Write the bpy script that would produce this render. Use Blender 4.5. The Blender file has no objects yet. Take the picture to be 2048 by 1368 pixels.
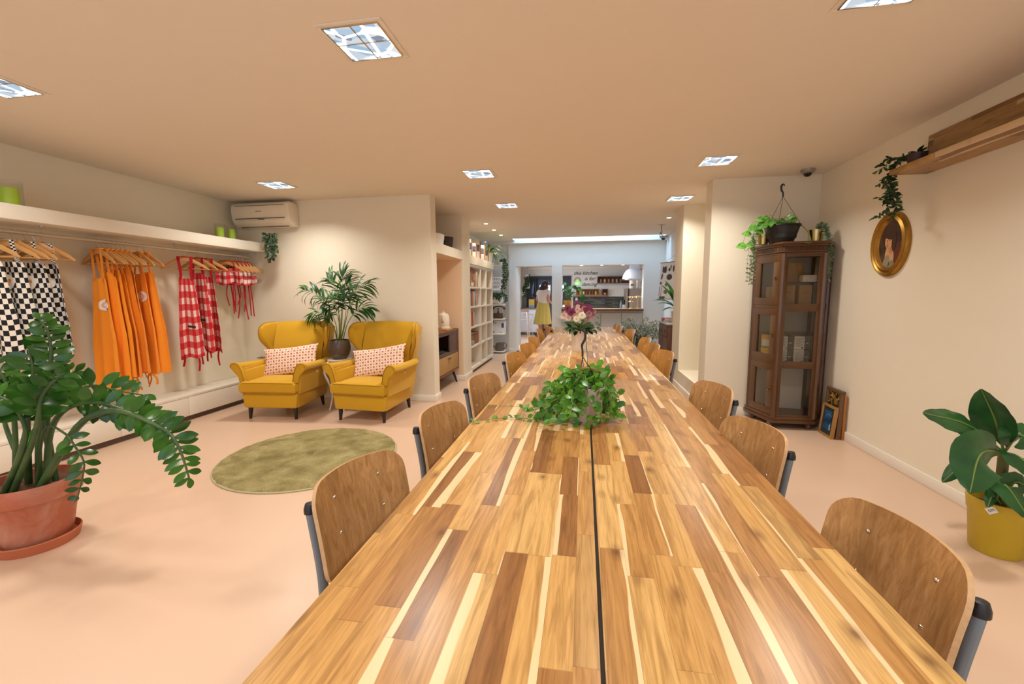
import bpy, bmesh, math, random
from mathutils import Vector, Matrix, noise as mnoise
random.seed(7)
D = bpy.data
SC = bpy.context.scene
COL = SC.collection
PI = math.pi
def R(a): return math.radians(a)

# ---------------------------------------------------------------- camera, world, exposure
CAMH = 1.40
YAW, PITCH, ROLL, FPX = 0.16885447, -0.11242483, -0.00593829, 842.9
_fw = Vector((-math.sin(YAW)*math.cos(PITCH), math.cos(YAW)*math.cos(PITCH), math.sin(PITCH)))
_r0 = Vector((math.cos(YAW), math.sin(YAW), 0)); _u0 = _r0.cross(_fw)
_r = _r0*math.cos(ROLL) + _u0*math.sin(ROLL); _u = _u0*math.cos(ROLL) - _r0*math.sin(ROLL)
cd = D.cameras.new('camera'); cam = D.objects.new('camera', cd); COL.objects.link(cam)
cd.sensor_width = 36; cd.lens = FPX/2048*36; cd.clip_start = 0.02; cd.clip_end = 60
cam.matrix_world = Matrix(((_r.x,_u.x,-_fw.x,0),(_r.y,_u.y,-_fw.y,0),(_r.z,_u.z,-_fw.z,CAMH),(0,0,0,1)))
SC.camera = cam
def W(px, py, x=None, y=None, z=None):
    """the point of the plane x=, y= or z= (metres) that a measured picture position falls on"""
    v = _r*((px-1024)/FPX) + _u*((684-py)/FPX) + _fw
    if x is not None: t = x/v.x
    elif y is not None: t = y/v.y
    else: t = (z-CAMH)/v.z
    return Vector((v.x*t, v.y*t, CAMH+v.z*t))

wd = D.worlds.new('daylight'); SC.world = wd; wd.use_nodes = True
wd.node_tree.nodes['Background'].inputs[0].default_value = (0.62, 0.78, 1.0, 1)
wd.node_tree.nodes['Background'].inputs[1].default_value = 1.2
SC.view_settings.view_transform = 'Standard'; SC.view_settings.look = 'None'
SC.view_settings.exposure = 0.0; SC.view_settings.gamma = 1.0
SC.view_settings.use_curve_mapping = False
CEIL = 2.65

def area(name, loc, sx, sy, power, color, spread=180, rot=(0,0,0)):
    l = D.lights.new(name, 'AREA'); l.shape = 'RECTANGLE'; l.size = sx; l.size_y = sy
    l.energy = power; l.color = color; l.spread = R(spread)
    o = D.objects.new(name, l); o.location = loc; o.rotation_euler = rot; COL.objects.link(o)
    return o
LAMPS = [(-3.44,2.09),(-1.09,2.09),(1.23,2.09),(-3.44,4.42),(-1.09,4.42),(1.23,4.42),(-1.09,6.02),(1.23,6.02),
         (-3.44,-0.25),(-1.09,-0.25),(1.23,-0.25)]  # last row is unseen, added behind the camera for lighting
WARM = (1.0, 0.955, 0.885)
for (lx, ly) in LAMPS:
    area('lamp_light', (lx, ly, CEIL-0.012), 0.26, 0.26, 18 if ly<5 else 13, WARM, 138)
# daylight: skylight shaft at the far end, shop window behind the camera, kitchen window
area('skylight_light', (0.0, 9.77, 3.25), 3.0, 0.30, 50, (0.42, 0.68, 1.0), 165)
area('shop_window_light', (-0.6, -1.92, 1.45), 4.6, 2.0, 26, (0.80, 0.86, 1.0), 180, (R(90),0,0))
area('kitchen_window_light', (-2.12, 12.6, 1.5), 1.6, 1.3, 30, (0.60, 0.78, 1.0), 180, (R(90),0,R(-90)))

# ---------------------------------------------------------------- mesh helpers
class MB:
    def __init__(s): s.v=[]; s.f=[]; s.m=[]; s.uv={}
    def add(s, vs, fs, mi=0, uvs=None):
        b=len(s.v); s.v += [tuple(p) for p in vs]
        for k,f in enumerate(fs):
            if uvs: s.uv[len(s.f)] = uvs[k]
            s.f.append([b+i for i in f]); s.m.append(mi)
        return s
    def box(s, x0,x1,y0,y1,z0,z1, mi=0, T=None):
        vs=[Vector(p) for p in ((x0,y0,z0),(x1,y0,z0),(x1,y1,z0),(x0,y1,z0),(x0,y0,z1),(x1,y0,z1),(x1,y1,z1),(x0,y1,z1))]
        if T: vs=[T@p for p in vs]
        return s.add(vs, [(0,3,2,1),(4,5,6,7),(0,1,5,4),(1,2,6,5),(2,3,7,6),(3,0,4,7)], mi)
    def tube(s, pts, r, seg=8, mi=0, flat=1.0):
        pts=[Vector(p) for p in pts]; n=len(pts)
        rs=r if isinstance(r,(list,tuple)) else [r]*n
        vs=[]; fs=[]; up=None
        for i,p in enumerate(pts):
            t=(pts[min(i+1,n-1)]-pts[max(i-1,0)])
            if t.length<1e-9: t=Vector((0,0,1))
            t.normalize()
            if up is None:
                up=Vector((0,0,1)) if abs(t.z)<.9 else Vector((1,0,0))
            a=(up-t*up.dot(t))
            if a.length<1e-6: a=t.orthogonal()
            a.normalize(); b=t.cross(a); up=a
            for k in range(seg):
                an=2*PI*k/seg; vs.append(p+a*math.cos(an)*rs[i]+b*math.sin(an)*rs[i]*flat)
        for i in range(n-1):
            for k in range(seg):
                k2=(k+1)%seg; fs.append((i*seg+k,i*seg+k2,(i+1)*seg+k2,(i+1)*seg+k))
        fs.append(tuple(range(seg))[::-1]); fs.append(tuple((n-1)*seg+k for k in range(seg)))
        return s.add(vs,fs,mi)
    def lathe(s, prof, c=(0,0,0), seg=32, mi=0, sx=1, sy=1, cap=True):
        vs=[]; fs=[]; n=len(prof)
        for (r,z) in prof:
            for k in range(seg):
                a=2*PI*k/seg; vs.append((c[0]+r*math.cos(a)*sx, c[1]+r*math.sin(a)*sy, c[2]+z))
        for i in range(n-1):
            for k in range(seg):
                k2=(k+1)%seg; fs.append((i*seg+k,i*seg+k2,(i+1)*seg+k2,(i+1)*seg+k))
        if cap:
            fs.append(tuple(range(seg))[::-1]); fs.append(tuple((n-1)*seg+k for k in range(seg)))
        return s.add(vs,fs,mi)
    def prism(s, pts, h0, h1, fn, mi=0):
        """pts: 2d outline; fn(a,b,h) -> point"""
        n=len(pts); vs=[fn(a,b,h0) for a,b in pts]+[fn(a,b,h1) for a,b in pts]
        fs=[tuple(range(n))[::-1], tuple(range(n,2*n))]+[(i,(i+1)%n,n+(i+1)%n,n+i) for i in range(n)]
        return s.add(vs,fs,mi)
    def sheet(s, fn, nu, nv, th=0.0, mi=0, closed=False, rim_mi=None):
        """fn(u,v) u,v in 0..1; th: thickness along the numeric normal"""
        P=[[Vector(fn(i/nu,j/nv)) for i in range(nu+1)] for j in range(nv+1)]
        vs=[p for row in P for p in row]; fs=[]; uvs=[]
        idx=lambda i,j:j*(nu+1)+i
        for j in range(nv):
            for i in range(nu):
                fs.append((idx(i,j),idx(i+1,j),idx(i+1,j+1),idx(i,j+1)))
                uvs.append([(i/nu,j/nv),((i+1)/nu,j/nv),((i+1)/nu,(j+1)/nv),(i/nu,(j+1)/nv)])
        if th:
            N=[]
            for j in range(nv+1):
                for i in range(nu+1):
                    a=P[j][min(i+1,nu)]-P[j][max(i-1,0)]; b=P[min(j+1,nv)][i]-P[max(j-1,0)][i]
                    c=a.cross(b); N.append(c.normalized() if c.length>1e-12 else Vector((0,0,1)))
            o=len(vs); vs=vs+[vs[k]-N[k]*th for k in range(o)]
            m=len(fs)
            for k in range(m):
                fs.append(tuple(o+q for q in fs[k][::-1])); uvs.append(uvs[k][::-1])
            def rim(a,b,ua,ub): fs.append((b,a,o+a,o+b)); uvs.append([ub,ua,ua,ub])
            for i in range(nu):
                rim(idx(i,0),idx(i+1,0),(i/nu,0),((i+1)/nu,0)); rim(idx(i+1,nv),idx(i,nv),((i+1)/nu,1),(i/nu,1))
            for j in range(nv):
                rim(idx(0,j+1),idx(0,j),(0,(j+1)/nv),(0,j/nv)); rim(idx(nu,j),idx(nu,j+1),(1,j/nv),(1,(j+1)/nv))
        b0=len(s.m); s.add(vs,fs,mi,uvs)
        if rim_mi is not None and th:
            for k in range(b0+2*m,len(s.m)): s.m[k]=rim_mi
        return s
    def leaf(s, p, d, n, L, Wd, droop=0.3, seg=4, fold=0.15, mi=0, tip=0.5, cup=0.0):
        """leaf blade from p along d with upper normal n; broadest at fraction tip"""
        d=Vector(d).normalized(); n=Vector(n); n=n-d*n.dot(d)
        if n.length<1e-5: n=d.orthogonal()
        n.normalize(); q=d.cross(n); vs=[]; fs=[]; p=Vector(p); cur=p.copy(); dd=d.copy(); nn=n.copy()
        for i in range(seg+1):
            t=i/seg
            w=Wd*.5*math.sin(PI*(t**(math.log(.5)/math.log(tip))))**.75 if 0<t<1 else Wd*.03
            vs += [cur-q*w+nn*w*fold, cur, cur+q*w+nn*w*fold]
            st=L/seg
            an=droop/seg
            dd2=(dd*math.cos(an)-nn*math.sin(an)); nn=(nn*math.cos(an)+dd*math.sin(an)); dd=dd2
            cur=cur+dd*st
        for i in range(seg):
            b=i*3; fs += [(b,b+1,b+4,b+3),(b+1,b+2,b+5,b+4)]
        return s.add(vs,fs,mi)
    def build(s, name, mat, parent=None, bevel=0, bseg=2, smooth=True, ang=40, sub=0):
        me=D.meshes.new(name); me.from_pydata(s.v,[],s.f)
        mats = mat if isinstance(mat,(list,tuple)) else [mat]
        for m in mats: me.materials.append(m)
        for i,p in enumerate(me.polygons): p.material_index=s.m[i]
        if s.uv:
            ul=me.uv_layers.new(name='UVMap')
            for i,p in enumerate(me.polygons):
                if i in s.uv:
                    for k,li in enumerate(p.loop_indices): ul.data[li].uv=s.uv[i][k]
        if bevel:
            bm=bmesh.new(); bm.from_mesh(me)
            ed=[e for e in bm.edges if len(e.link_faces)==2 and e.calc_face_angle(0)>R(25)]
            bmesh.ops.bevel(bm, geom=ed, offset=bevel, segments=bseg, affect='EDGES', profile=.5, clamp_overlap=True)
            bm.to_mesh(me); bm.free()
        bm=bmesh.new(); bm.from_mesh(me)
        if bm.edges and all(len(e.link_faces)==2 for e in bm.edges):
            bmesh.ops.recalc_face_normals(bm, faces=bm.faces[:]); bm.to_mesh(me)
        bm.free()
        me.update()
        if smooth:
            for p in me.polygons: p.use_smooth=True
            me.set_sharp_from_angle(angle=R(ang))
        o=D.objects.new(name, me); COL.objects.link(o)
        if parent is not None: o.parent=parent
        if sub:
            md=o.modifiers.new('sub','SUBSURF'); md.levels=sub; md.render_levels=sub
        return o
def tag(o, label, cat, group=None, kind=None):
    o['label']=label; o['category']=cat
    if group: o['group']=group
    if kind: o['kind']=kind
    return o
def thing(name, label, cat, loc=(0,0,0), rotz=0, group=None, rot=None):
    o=D.objects.new(name, None); COL.objects.link(o); o.empty_display_size=.1
    o.location=loc; o.rotation_euler = rot if rot else (0,0,rotz)
    return tag(o,label,cat,group)
def struct(o): o['kind']='structure'; return o
def dup(root, loc=None, rotz=None, label=None, group=None):
    def cp(o, par):
        c=o.copy(); COL.objects.link(c); c.parent=par
        for ch in list(o.children): cp(ch,c)
        return c
    r=cp(root,None)
    if loc is not None: r.location=loc
    if rotz is not None: r.rotation_euler=(0,0,rotz)
    if label: r['label']=label
    if group: r['group']=group
    return r
def bx(name, mat, x0,x1,y0,y1,z0,z1, parent=None, bevel=0, **k):
    return MB().box(x0,x1,y0,y1,z0,z1).build(name,mat,parent,bevel,**k)
def bez(pts, n=24):
    """smooth curve (Catmull-Rom) through points"""
    P=[Vector(p) for p in pts]; out=[]
    P=[P[0]*2-P[1]]+P+[P[-1]*2-P[-2]]; m=len(P)-3
    for k in range(n+1):
        t=k/n*m; i=min(int(t),m-1); t-=i
        a,b,c,d=P[i:i+4]
        out.append(.5*((2*b)+(c-a)*t+(2*a-5*b+4*c-d)*t*t+(3*b-a-3*c+d)*t**3))
    return out
def text(name, body, size, mat, loc, rot, parent=None, align='CENTER', ext=.001, shear=0, space=1):
    cu=D.curves.new(name,'FONT'); cu.body=body; cu.size=size; cu.extrude=ext; cu.align_x=align; cu.align_y='CENTER'
    cu.shear=shear; cu.space_line=space
    o=D.objects.new(name,cu); COL.objects.link(o)
    dg=bpy.context.evaluated_depsgraph_get(); me=D.meshes.new_from_object(o.evaluated_get(dg)); D.objects.remove(o)
    me.name=name; me.materials.clear(); me.materials.append(mat)
    o=D.objects.new(name,me); COL.objects.link(o); o.location=loc; o.rotation_euler=rot
    if parent is not None: o.parent=parent
    return o

# ---------------------------------------------------------------- materials
def lin(c): return tuple(((x/255)/12.92 if x/255<=.04045 else ((x/255+.055)/1.055)**2.4) for x in c)
class NT:
    def __init__(s, name):
        s.mat=D.materials.new(name); s.mat.use_nodes=True; s.t=s.mat.node_tree
        s.b=s.t.nodes['Principled BSDF']; s.out=s.t.nodes['Material Output']
    def n(s, typ, **k):
        nd=s.t.nodes.new(typ)
        for a,v in k.items(): setattr(nd,a,v)
        return nd
    def L(s,a,b): s.t.links.new(a,b)
    def put(s, sock, v):
        if v is None: return
        if hasattr(v,'is_output') or isinstance(v,bpy.types.NodeSocket): s.L(v,sock)
        else: sock.default_value = v
    def m(s, op, a, b=None, c=None):
        nd=s.n('ShaderNodeMath', operation=op); s.put(nd.inputs[0],a); s.put(nd.inputs[1],b)
        if c is not None: s.put(nd.inputs[2],c)
        return nd.outputs[0]
    def vm(s, op, a, b=None):
        nd=s.n('ShaderNodeVectorMath', operation=op); s.put(nd.inputs[0],a)
        if b is not None: s.put(nd.inputs[1],b)
        return nd.outputs[0]
    def mix(s, f, a, b, bt='MIX'):
        nd=s.n('ShaderNodeMix', data_type='RGBA', blend_type=bt); s.put(nd.inputs[0],f)
        for i,v in ((6,a),(7,b)):
            if isinstance(v,tuple): nd.inputs[i].default_value=(*v[:3],1)
            else: s.L(v,nd.inputs[i])
        return nd.outputs[2]
    def noise(s, vec, scale, detail=3, rough=.5, dist=0):
        nd=s.n('ShaderNodeTexNoise'); s.put(nd.inputs['Scale'],scale); nd.inputs['Detail'].default_value=detail
        nd.inputs['Roughness'].default_value=rough; nd.inputs['Distortion'].default_value=dist
        if vec is not None: s.L(vec,nd.inputs['Vector'])
        return nd.outputs[0]
    def ramp(s, f, stops, interp='LINEAR'):
        nd=s.n('ShaderNodeValToRGB'); nd.color_ramp.interpolation=interp; e=nd.color_ramp.elements
        while len(e)<len(stops): e.new(.5)
        for i,(p,c) in enumerate(stops): e[i].position=p; e[i].color=(*c[:3],1)
        s.L(f,nd.inputs[0]); return nd.outputs[0]
    def pos(s): return s.n('ShaderNodeNewGeometry').outputs['Position']
    def obj(s): return s.n('ShaderNodeTexCoord').outputs['Object']
    def uv(s): return s.n('ShaderNodeTexCoord').outputs['UV']
    def sep(s,v): 
        nd=s.n('ShaderNodeSeparateXYZ'); s.L(v,nd.inputs[0]); return nd.outputs
    def comb(s,x,y,z=0.0):
        nd=s.n('ShaderNodeCombineXYZ'); s.put(nd.inputs[0],x); s.put(nd.inputs[1],y); s.put(nd.inputs[2],z); return nd.outputs[0]
    def bump(s, h, st, dist=.01):
        nd=s.n('ShaderNodeBump'); nd.inputs['Strength'].default_value=st; nd.inputs['Distance'].default_value=dist
        s.L(h,nd.inputs['Height']); s.L(nd.outputs[0],s.b.inputs['Normal'])
def P(name, c, rough=.5, metal=0, var=.06, vs=8, bump=0, bs=120, spec=.5, trans=0, sheen=0, emit=0, alpha=None, sub=0):
    """a procedural material: sRGB colour, gentle noise variation and bump"""
    t=NT(name); c1=lin(c); a=tuple(x*(1-var) for x in c1); b=tuple(min(1,x*(1+var)) for x in c1)
    o=t.obj(); f=t.noise(o,vs,4)
    col=t.mix(f,a,b); t.L(col,t.b.inputs['Base Color'])
    t.b.inputs['Roughness'].default_value=rough; t.b.inputs['Metallic'].default_value=metal
    t.b.inputs['Specular IOR Level'].default_value=spec
    if bump: t.bump(t.noise(o,bs,3),bump,.004)
    if trans: t.b.inputs['Transmission Weight'].default_value=trans
    if sheen: t.b.inputs['Sheen Weight'].default_value=sheen
    if emit: t.L(col,t.b.inputs['Emission Color']); t.b.inputs['Emission Strength'].default_value=emit
    if alpha is not None: t.b.inputs['Alpha'].default_value=alpha
    if sub: t.b.inputs['Subsurface Weight'].default_value=sub; t.b.inputs['Subsurface Radius'].default_value=(.02,.01,.005)
    return t.mat
def stave_wood(name, wx=.0595, ln=.47, axis='xy', tone=1.0, pos=True):
    t=NT(name); p=t.sep(t.pos() if pos else t.obj())
    ix={'x':0,'y':1,'z':2}
    X=t.m('ADD',p[ix[axis[0]]],20.003); Y=t.m('ADD',p[ix[axis[1]]],30.0)
    xs=t.m('DIVIDE',X,wx); i=t.m('FLOOR',xs); u=t.m('FRACT',xs)
    wn=t.n('ShaderNodeTexWhiteNoise',noise_dimensions='1D'); t.L(i,wn.inputs['W'])
    l=t.m('MULTIPLY_ADD',wn.outputs[0],ln*.7,ln*.62)
    ys=t.m('MULTIPLY_ADD',wn.outputs[0],37.7,t.m('DIVIDE',Y,l)); j=t.m('FLOOR',ys); v=t.m('FRACT',ys)
    w2=t.n('ShaderNodeTexWhiteNoise',noise_dimensions='2D'); t.L(t.comb(i,j),w2.inputs['Vector'])
    c=t.sep(w2.outputs['Color'])
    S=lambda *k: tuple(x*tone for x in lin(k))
    base=t.ramp(c[0],[(0,S(148,102,58)),(.18,S(176,126,72)),(.42,S(200,152,88)),(.66,S(210,164,98)),(.86,S(222,182,116)),(1,S(160,114,66))])
    off=t.comb(t.m('MULTIPLY',c[0],31.0),t.m('MULTIPLY',c[1],47.0),t.m('MULTIPLY',c[2],11.0))
    g=t.vm('ADD',t.comb(t.m('MULTIPLY',X,1.0),t.m('MULTIPLY',Y,.10)),off)
    wob=t.noise(g,16,2,.5,.4)
    gr=t.noise(t.vm('ADD',t.comb(X,t.m('MULTIPLY',Y,.045)),off),210,4,.6,.6)
    gr2=t.noise(t.vm('ADD',t.comb(X,t.m('MULTIPLY',Y,.07)),off),46,3,.6,1.2)
    base=t.mix(t.m('MULTIPLY',t.m('SUBTRACT',gr,.38),1.5),base,tuple(x*.55 for x in S(170,110,60)),'MULTIPLY') if False else base
    dk=t.ramp(gr2,[(.30,(1,1,1)),(.47,(.90,.87,.83)),(.60,(.62,.56,.48)),(.75,(.45,.38,.32))])
    base=t.mix(.75,base,dk,'MULTIPLY')
    fg=t.ramp(gr,[(.25,(.80,.78,.75)),(.6,(1.04,1.03,1.02))])
    base=t.mix(1.0,base,fg,'MULTIPLY')
    uu=t.m('ABSOLUTE',t.m('SUBTRACT',u,t.m('GREATER_THAN',c[2],.5)))
    e=t.m('MULTIPLY_ADD',t.m('SUBTRACT',wob,.5),1.1,uu)
    thr=t.m('MULTIPLY_ADD',c[1],1.15,.56)
    sap=t.m('MULTIPLY',t.m('SUBTRACT',e,thr),28.0); sap=t.m('MINIMUM',t.m('MAXIMUM',sap,0.0),1.0)
    base=t.mix(t.m('MULTIPLY',sap,.9),base,S(240,208,160))
    vo=t.n('ShaderNodeTexVoronoi'); vo.inputs['Scale'].default_value=1.0
    t.L(t.comb(t.m('MULTIPLY',X,9.0),t.m('MULTIPLY',Y,5.0)),vo.inputs['Vector'])
    k=t.ramp(t.m('ADD',vo.outputs['Distance'],t.m('MULTIPLY',t.m('SUBTRACT',wob,.5),.08)),[(.035,(1,1,1)),(.09,(.55,.55,.55)),(.22,(0,0,0))])
    base=t.mix(t.m('MULTIPLY',k,.75),base,S(96,58,32))
    edge=t.m('MAXIMUM',t.m('LESS_THAN',u,.018),t.m('LESS_THAN',v,.005))
    base=t.mix(t.m('MULTIPLY',edge,.35),base,S(110,70,38))
    t.L(base,t.b.inputs['Base Color']); t.b.inputs['Roughness'].default_value=.34; t.b.inputs['Specular IOR Level'].default_value=.4
    t.bump(gr,.05,.002)
    return t.mat
def grain_wood(name, c1, c2, scale=(14,14,1.2), rough=.45, coat=0):
    t=NT(name); o=t.obj(); nd=t.n('ShaderNodeMapping'); nd.inputs['Scale'].default_value=scale; t.L(o,nd.inputs[0])
    f=t.noise(nd.outputs[0],4,5,.6,.8); big=t.noise(nd.outputs[0],.9,2)
    col=t.mix(f,lin(c1),lin(c2)); col=t.mix(t.m('MULTIPLY',big,.35),col,tuple(x*.55 for x in lin(c1)))
    t.L(col,t.b.inputs['Base Color']); t.b.inputs['Roughness'].default_value=rough
    if coat: t.b.inputs['Coat Weight'].default_value=coat
    t.bump(f,.06,.003); return t.mat
M={}
M['wall']=P('cream_wall_paint',(236,226,204),.75,var=.015,bump=.03,bs=60)
M['wall_cool']=P('white_wall_paint',(232,230,224),.75,var=.015,bump=.03,bs=60)
M['ceiling']=P('ceiling_paint',(234,221,204),.85,var=.01)
M['peach']=P('peach_alcove_paint',(244,214,178),.75,var=.015)
M['trim']=P('white_trim',(240,232,218),.45,var=.02)
M['white']=P('white_lacquer',(238,230,215),.35,var=.02)
M['offwhite']=P('offwhite_laminate',(235,222,200),.42,var=.02)
M['floor']=P('peach_poured_floor',(216,185,159),.32,var=.03,vs=1.2,bump=.015,bs=9,spec=.45)
M['stave']=stave_wood('acacia_stave_wood')
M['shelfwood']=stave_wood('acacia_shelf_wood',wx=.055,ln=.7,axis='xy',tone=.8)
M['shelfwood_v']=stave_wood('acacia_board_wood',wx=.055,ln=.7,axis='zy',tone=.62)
M['black']=P('black_plastic',(26,25,26),.4)
M['steel']=P('brushed_steel',(190,190,192),.3,1)
M['chrome']=P('chrome',(225,222,216),.12,1)
def thin_glass(name, tint):
    t=NT(name); lw=t.n('ShaderNodeLayerWeight'); fac=t.m('MULTIPLY_ADD',t.m('POWER',lw.outputs['Facing'],4.0),.45,.03)
    tr=t.n('ShaderNodeBsdfTransparent'); t.L(t.mix(t.noise(t.obj(),3,2),tuple(x*.97 for x in tint),tint),tr.inputs[0])
    gl=t.n('ShaderNodeBsdfGlossy'); gl.inputs['Roughness'].default_value=.02; mx=t.n('ShaderNodeMixShader')
    t.L(fac,mx.inputs[0]); t.L(tr.outputs[0],mx.inputs[1]); t.L(gl.outputs[0],mx.inputs[2]); t.L(mx.outputs[0],t.out.inputs[0]); return t.mat
M['glass']=thin_glass('clear_glass',(.97,.98,.97))
M['gap']=P('dark_toe_kick',(104,84,72),.7)
# ================================================================ the setting
def S(name, mat, *b, bevel=0): return struct(bx(name, mat, *b, bevel=bevel))
S('floor', M['floor'], -4.9,2.6,-2.1,15.4,-.08,0)
m=MB(); m.box(-4.8,2.6,-2.1,9.6,CEIL,CEIL+.1); m.box(-4.8,-1.62,9.6,9.95,CEIL,CEIL+.1); m.box(1.72,2.6,9.6,9.95,CEIL,CEIL+.1)
struct(m.build('ceiling',M['ceiling']))
# shaft of the skylight
m=MB(); m.box(-2.3,1.92,9.95,10.35,2.59,3.4); m.box(-1.72,-1.62,9.6,10.0,CEIL+.1,3.4); m.box(1.72,1.82,9.6,10.0,CEIL+.1,3.4); m.box(-1.72,1.82,9.5,9.6,CEIL+.1,3.4)
struct(m.build('trim_1',M['wall_cool']))
S('window_1', M['steel'], -1.62,1.72,9.6,9.95,3.36,3.4)
S('wall_left', M['wall'], -4.85,-4.70,-2.1,5.4,0,CEIL)
S('wall_back', M['wall'], -4.70,-1.92,5.20,5.39,0,CEIL)
m=MB(); m.box(-2.62,-2.50,5.39,6.6,0,CEIL); m.box(-2.50,-1.935,6.594,6.602,.085,1.956); m.box(-2.50,-1.935,5.388,5.396,.085,1.956); m.box(-2.50,-1.935,5.396,6.594,1.950,1.956); struct(m.build('wall_alcove',M['peach']))
# alcove band (lintel) between the piers
S('trim_2', M['wall'], -2.50,-1.92,5.39,6.60,1.955,2.09)
m=MB(); m.box(-2.50,-1.92,6.6,7.05,0,CEIL); struct(m.build('wall_pier',M['wall']))
m=MB(); m.box(-2.50,-2.36,7.05,10.2,0,CEIL); struct(m.build('wall_shelving',M['wall_cool']))
# wall between hall and kitchen: doorway and serving hatch
m=MB(); m.box(-2.36,-1.79,10.12,10.35,0,CEIL)
# rounded pier left of the doorway
pr=[(-1.79,10.07),(-1.64,10.07)]+[(-1.64+.10*math.sin(a),10.17-.10*math.cos(a)) for a in [R(15*k) for k in range(1,7)]]+[(-1.54,10.35),(-1.79,10.35)]
m.prism(pr,0,2.068,lambda a,b,h:(a,b,h))
m.box(-1.79,1.80,10.07,10.35,2.068,2.59); m.box(-.752,-.515,10.07,10.35,0,2.068)
m.box(-.515,1.335,10.10,10.35,0,1.0); m.box(1.335,1.80,10.07,10.35,0,2.068)
struct(m.build('wall_far',M['wall_cool']))
S('wall_right', M['wall'], 2.475,2.6,-2.1,5.25,0,CEIL)
# right pier, recess to its side, and the wall beyond
m=MB(); m.box(1.39,2.475,5.13,5.38,0,CEIL); m.box(1.39,2.475,5.38,6.50,0,.27); m.box(2.0,2.1,5.38,6.5,.27,CEIL); m.box(1.39,2.1,6.50,7.00,0,CEIL)
struct(m.build('wall_recess',M['wall']))
S('wall_side', M['wall_cool'], 1.80,1.92,7.0,10.35,0,CEIL)
# rear of the shop, behind the camera: wall with a wide window
m=MB(); m.box(-4.7,2.475,-2.1,-2.0,0,.4); m.box(-4.7,2.475,-2.1,-2.0,2.5,CEIL); m.box(-4.7,-3.0,-2.1,-2.0,.4,2.5); m.box(1.8,2.475,-2.1,-2.0,.4,2.5)
struct(m.build('wall_rear',M['wall']))
m=MB(); m.box(-3.0,1.8,-2.08,-2.02,.4,.45); m.box(-3.0,1.8,-2.08,-2.02,2.45,2.5)
for x in (-3.0,-1.42,.16,1.75): m.box(x,x+.05,-2.08,-2.02,.45,2.45)
wf=struct(m.build('window_2',M['white']))
# baseboards
def bb(name, *r):
    m=MB()
    for q in r: m.box(*q)
    return struct(m.build(name,M['trim'],bevel=.004))
bb('baseboard_right',(2.458,2.475,-2.0,5.113,0,.085))
bb('baseboard_back',(-4.70,-1.92,5.183,5.20,0,.085),(-1.92,-1.903,5.183,5.40,0,.085),(-2.50,-1.92,6.583,6.60,0,.085),(-1.92,-1.903,6.583,7.06,0,.085))
bb('baseboard_recess',(1.372,2.458,5.113,5.13,0,.085),(1.372,1.39,5.13,7.0,0,.085))
bb('baseboard_far',(-1.79,-1.66,10.053,10.07,0,.085),(-.77,-.515,10.053,10.07,0,.085),(1.335,1.8,10.053,10.07,0,.085))
# kitchen shell
m=MB(); m.box(-2.3,-2.2,10.35,15.3,0,2.36); struct(m.build('wall_kitchen_left',M['wall_cool']))
S('wall_kitchen_back', M['wall_cool'], -2.2,2.5,15.2,15.3,0,2.36)
S('wall_kitchen_right', M['wall_cool'], 2.4,2.5,10.35,15.2,0,2.36)
S('trim_3', M['wall_cool'], -2.3,2.5,10.35,15.3,2.36,2.45)
bx_=bb('trim_4',(-2.2,2.4,15.12,15.2,2.27,2.36))

# ---------------------------------------------------------------- recessed ceiling lights
def lamp_glow():
    t=NT('prismatic_lamp_panel'); o=t.obj()
    vo=t.n('ShaderNodeTexVoronoi',feature='DISTANCE_TO_EDGE'); vo.inputs['Scale'].default_value=9; t.L(t.vm('ADD',o,(7.3,2.1,0)),vo.inputs['Vector'])
    line=t.ramp(vo.outputs[0],[(0,(1,1,1)),(.05,(1,1,1)),(.09,(0,0,0))])
    v2=t.n('ShaderNodeTexVoronoi'); v2.inputs['Scale'].default_value=13; t.L(o,v2.inputs['Vector'])
    cc=t.sep(v2.outputs['Color'])
    base=t.ramp(cc[0],[(0,lin((150,150,165))),(.25,lin((170,205,235))),(.55,lin((215,228,240))),(1,lin((250,250,252)))])
    col=t.mix(line,base,(1.0,1.0,1.0)); st=t.m('MULTIPLY_ADD',line,2.0,.85)
    em=t.n('ShaderNodeEmission'); t.L(col,em.inputs[0]); t.L(st,em.inputs[1]); t.L(em.outputs[0],t.out.inputs[0])
    return t.mat
M['lampglow']=lamp_glow()
names={(-3.44,2.09):'at the far left edge of the picture',(-1.09,2.09):'largest, at the top left of the picture',(1.23,2.09):'cut by the top edge at the right',
 (-3.44,4.42):'in front of the white air conditioner',(-1.09,4.42):'in the middle, before the alcove',(1.23,4.42):'over the right side near the dome camera',
 (-1.09,6.02):'beside the alcove with baskets',(1.23,6.02):'beside the bright wall recess at right'}
lamp0=None
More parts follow.
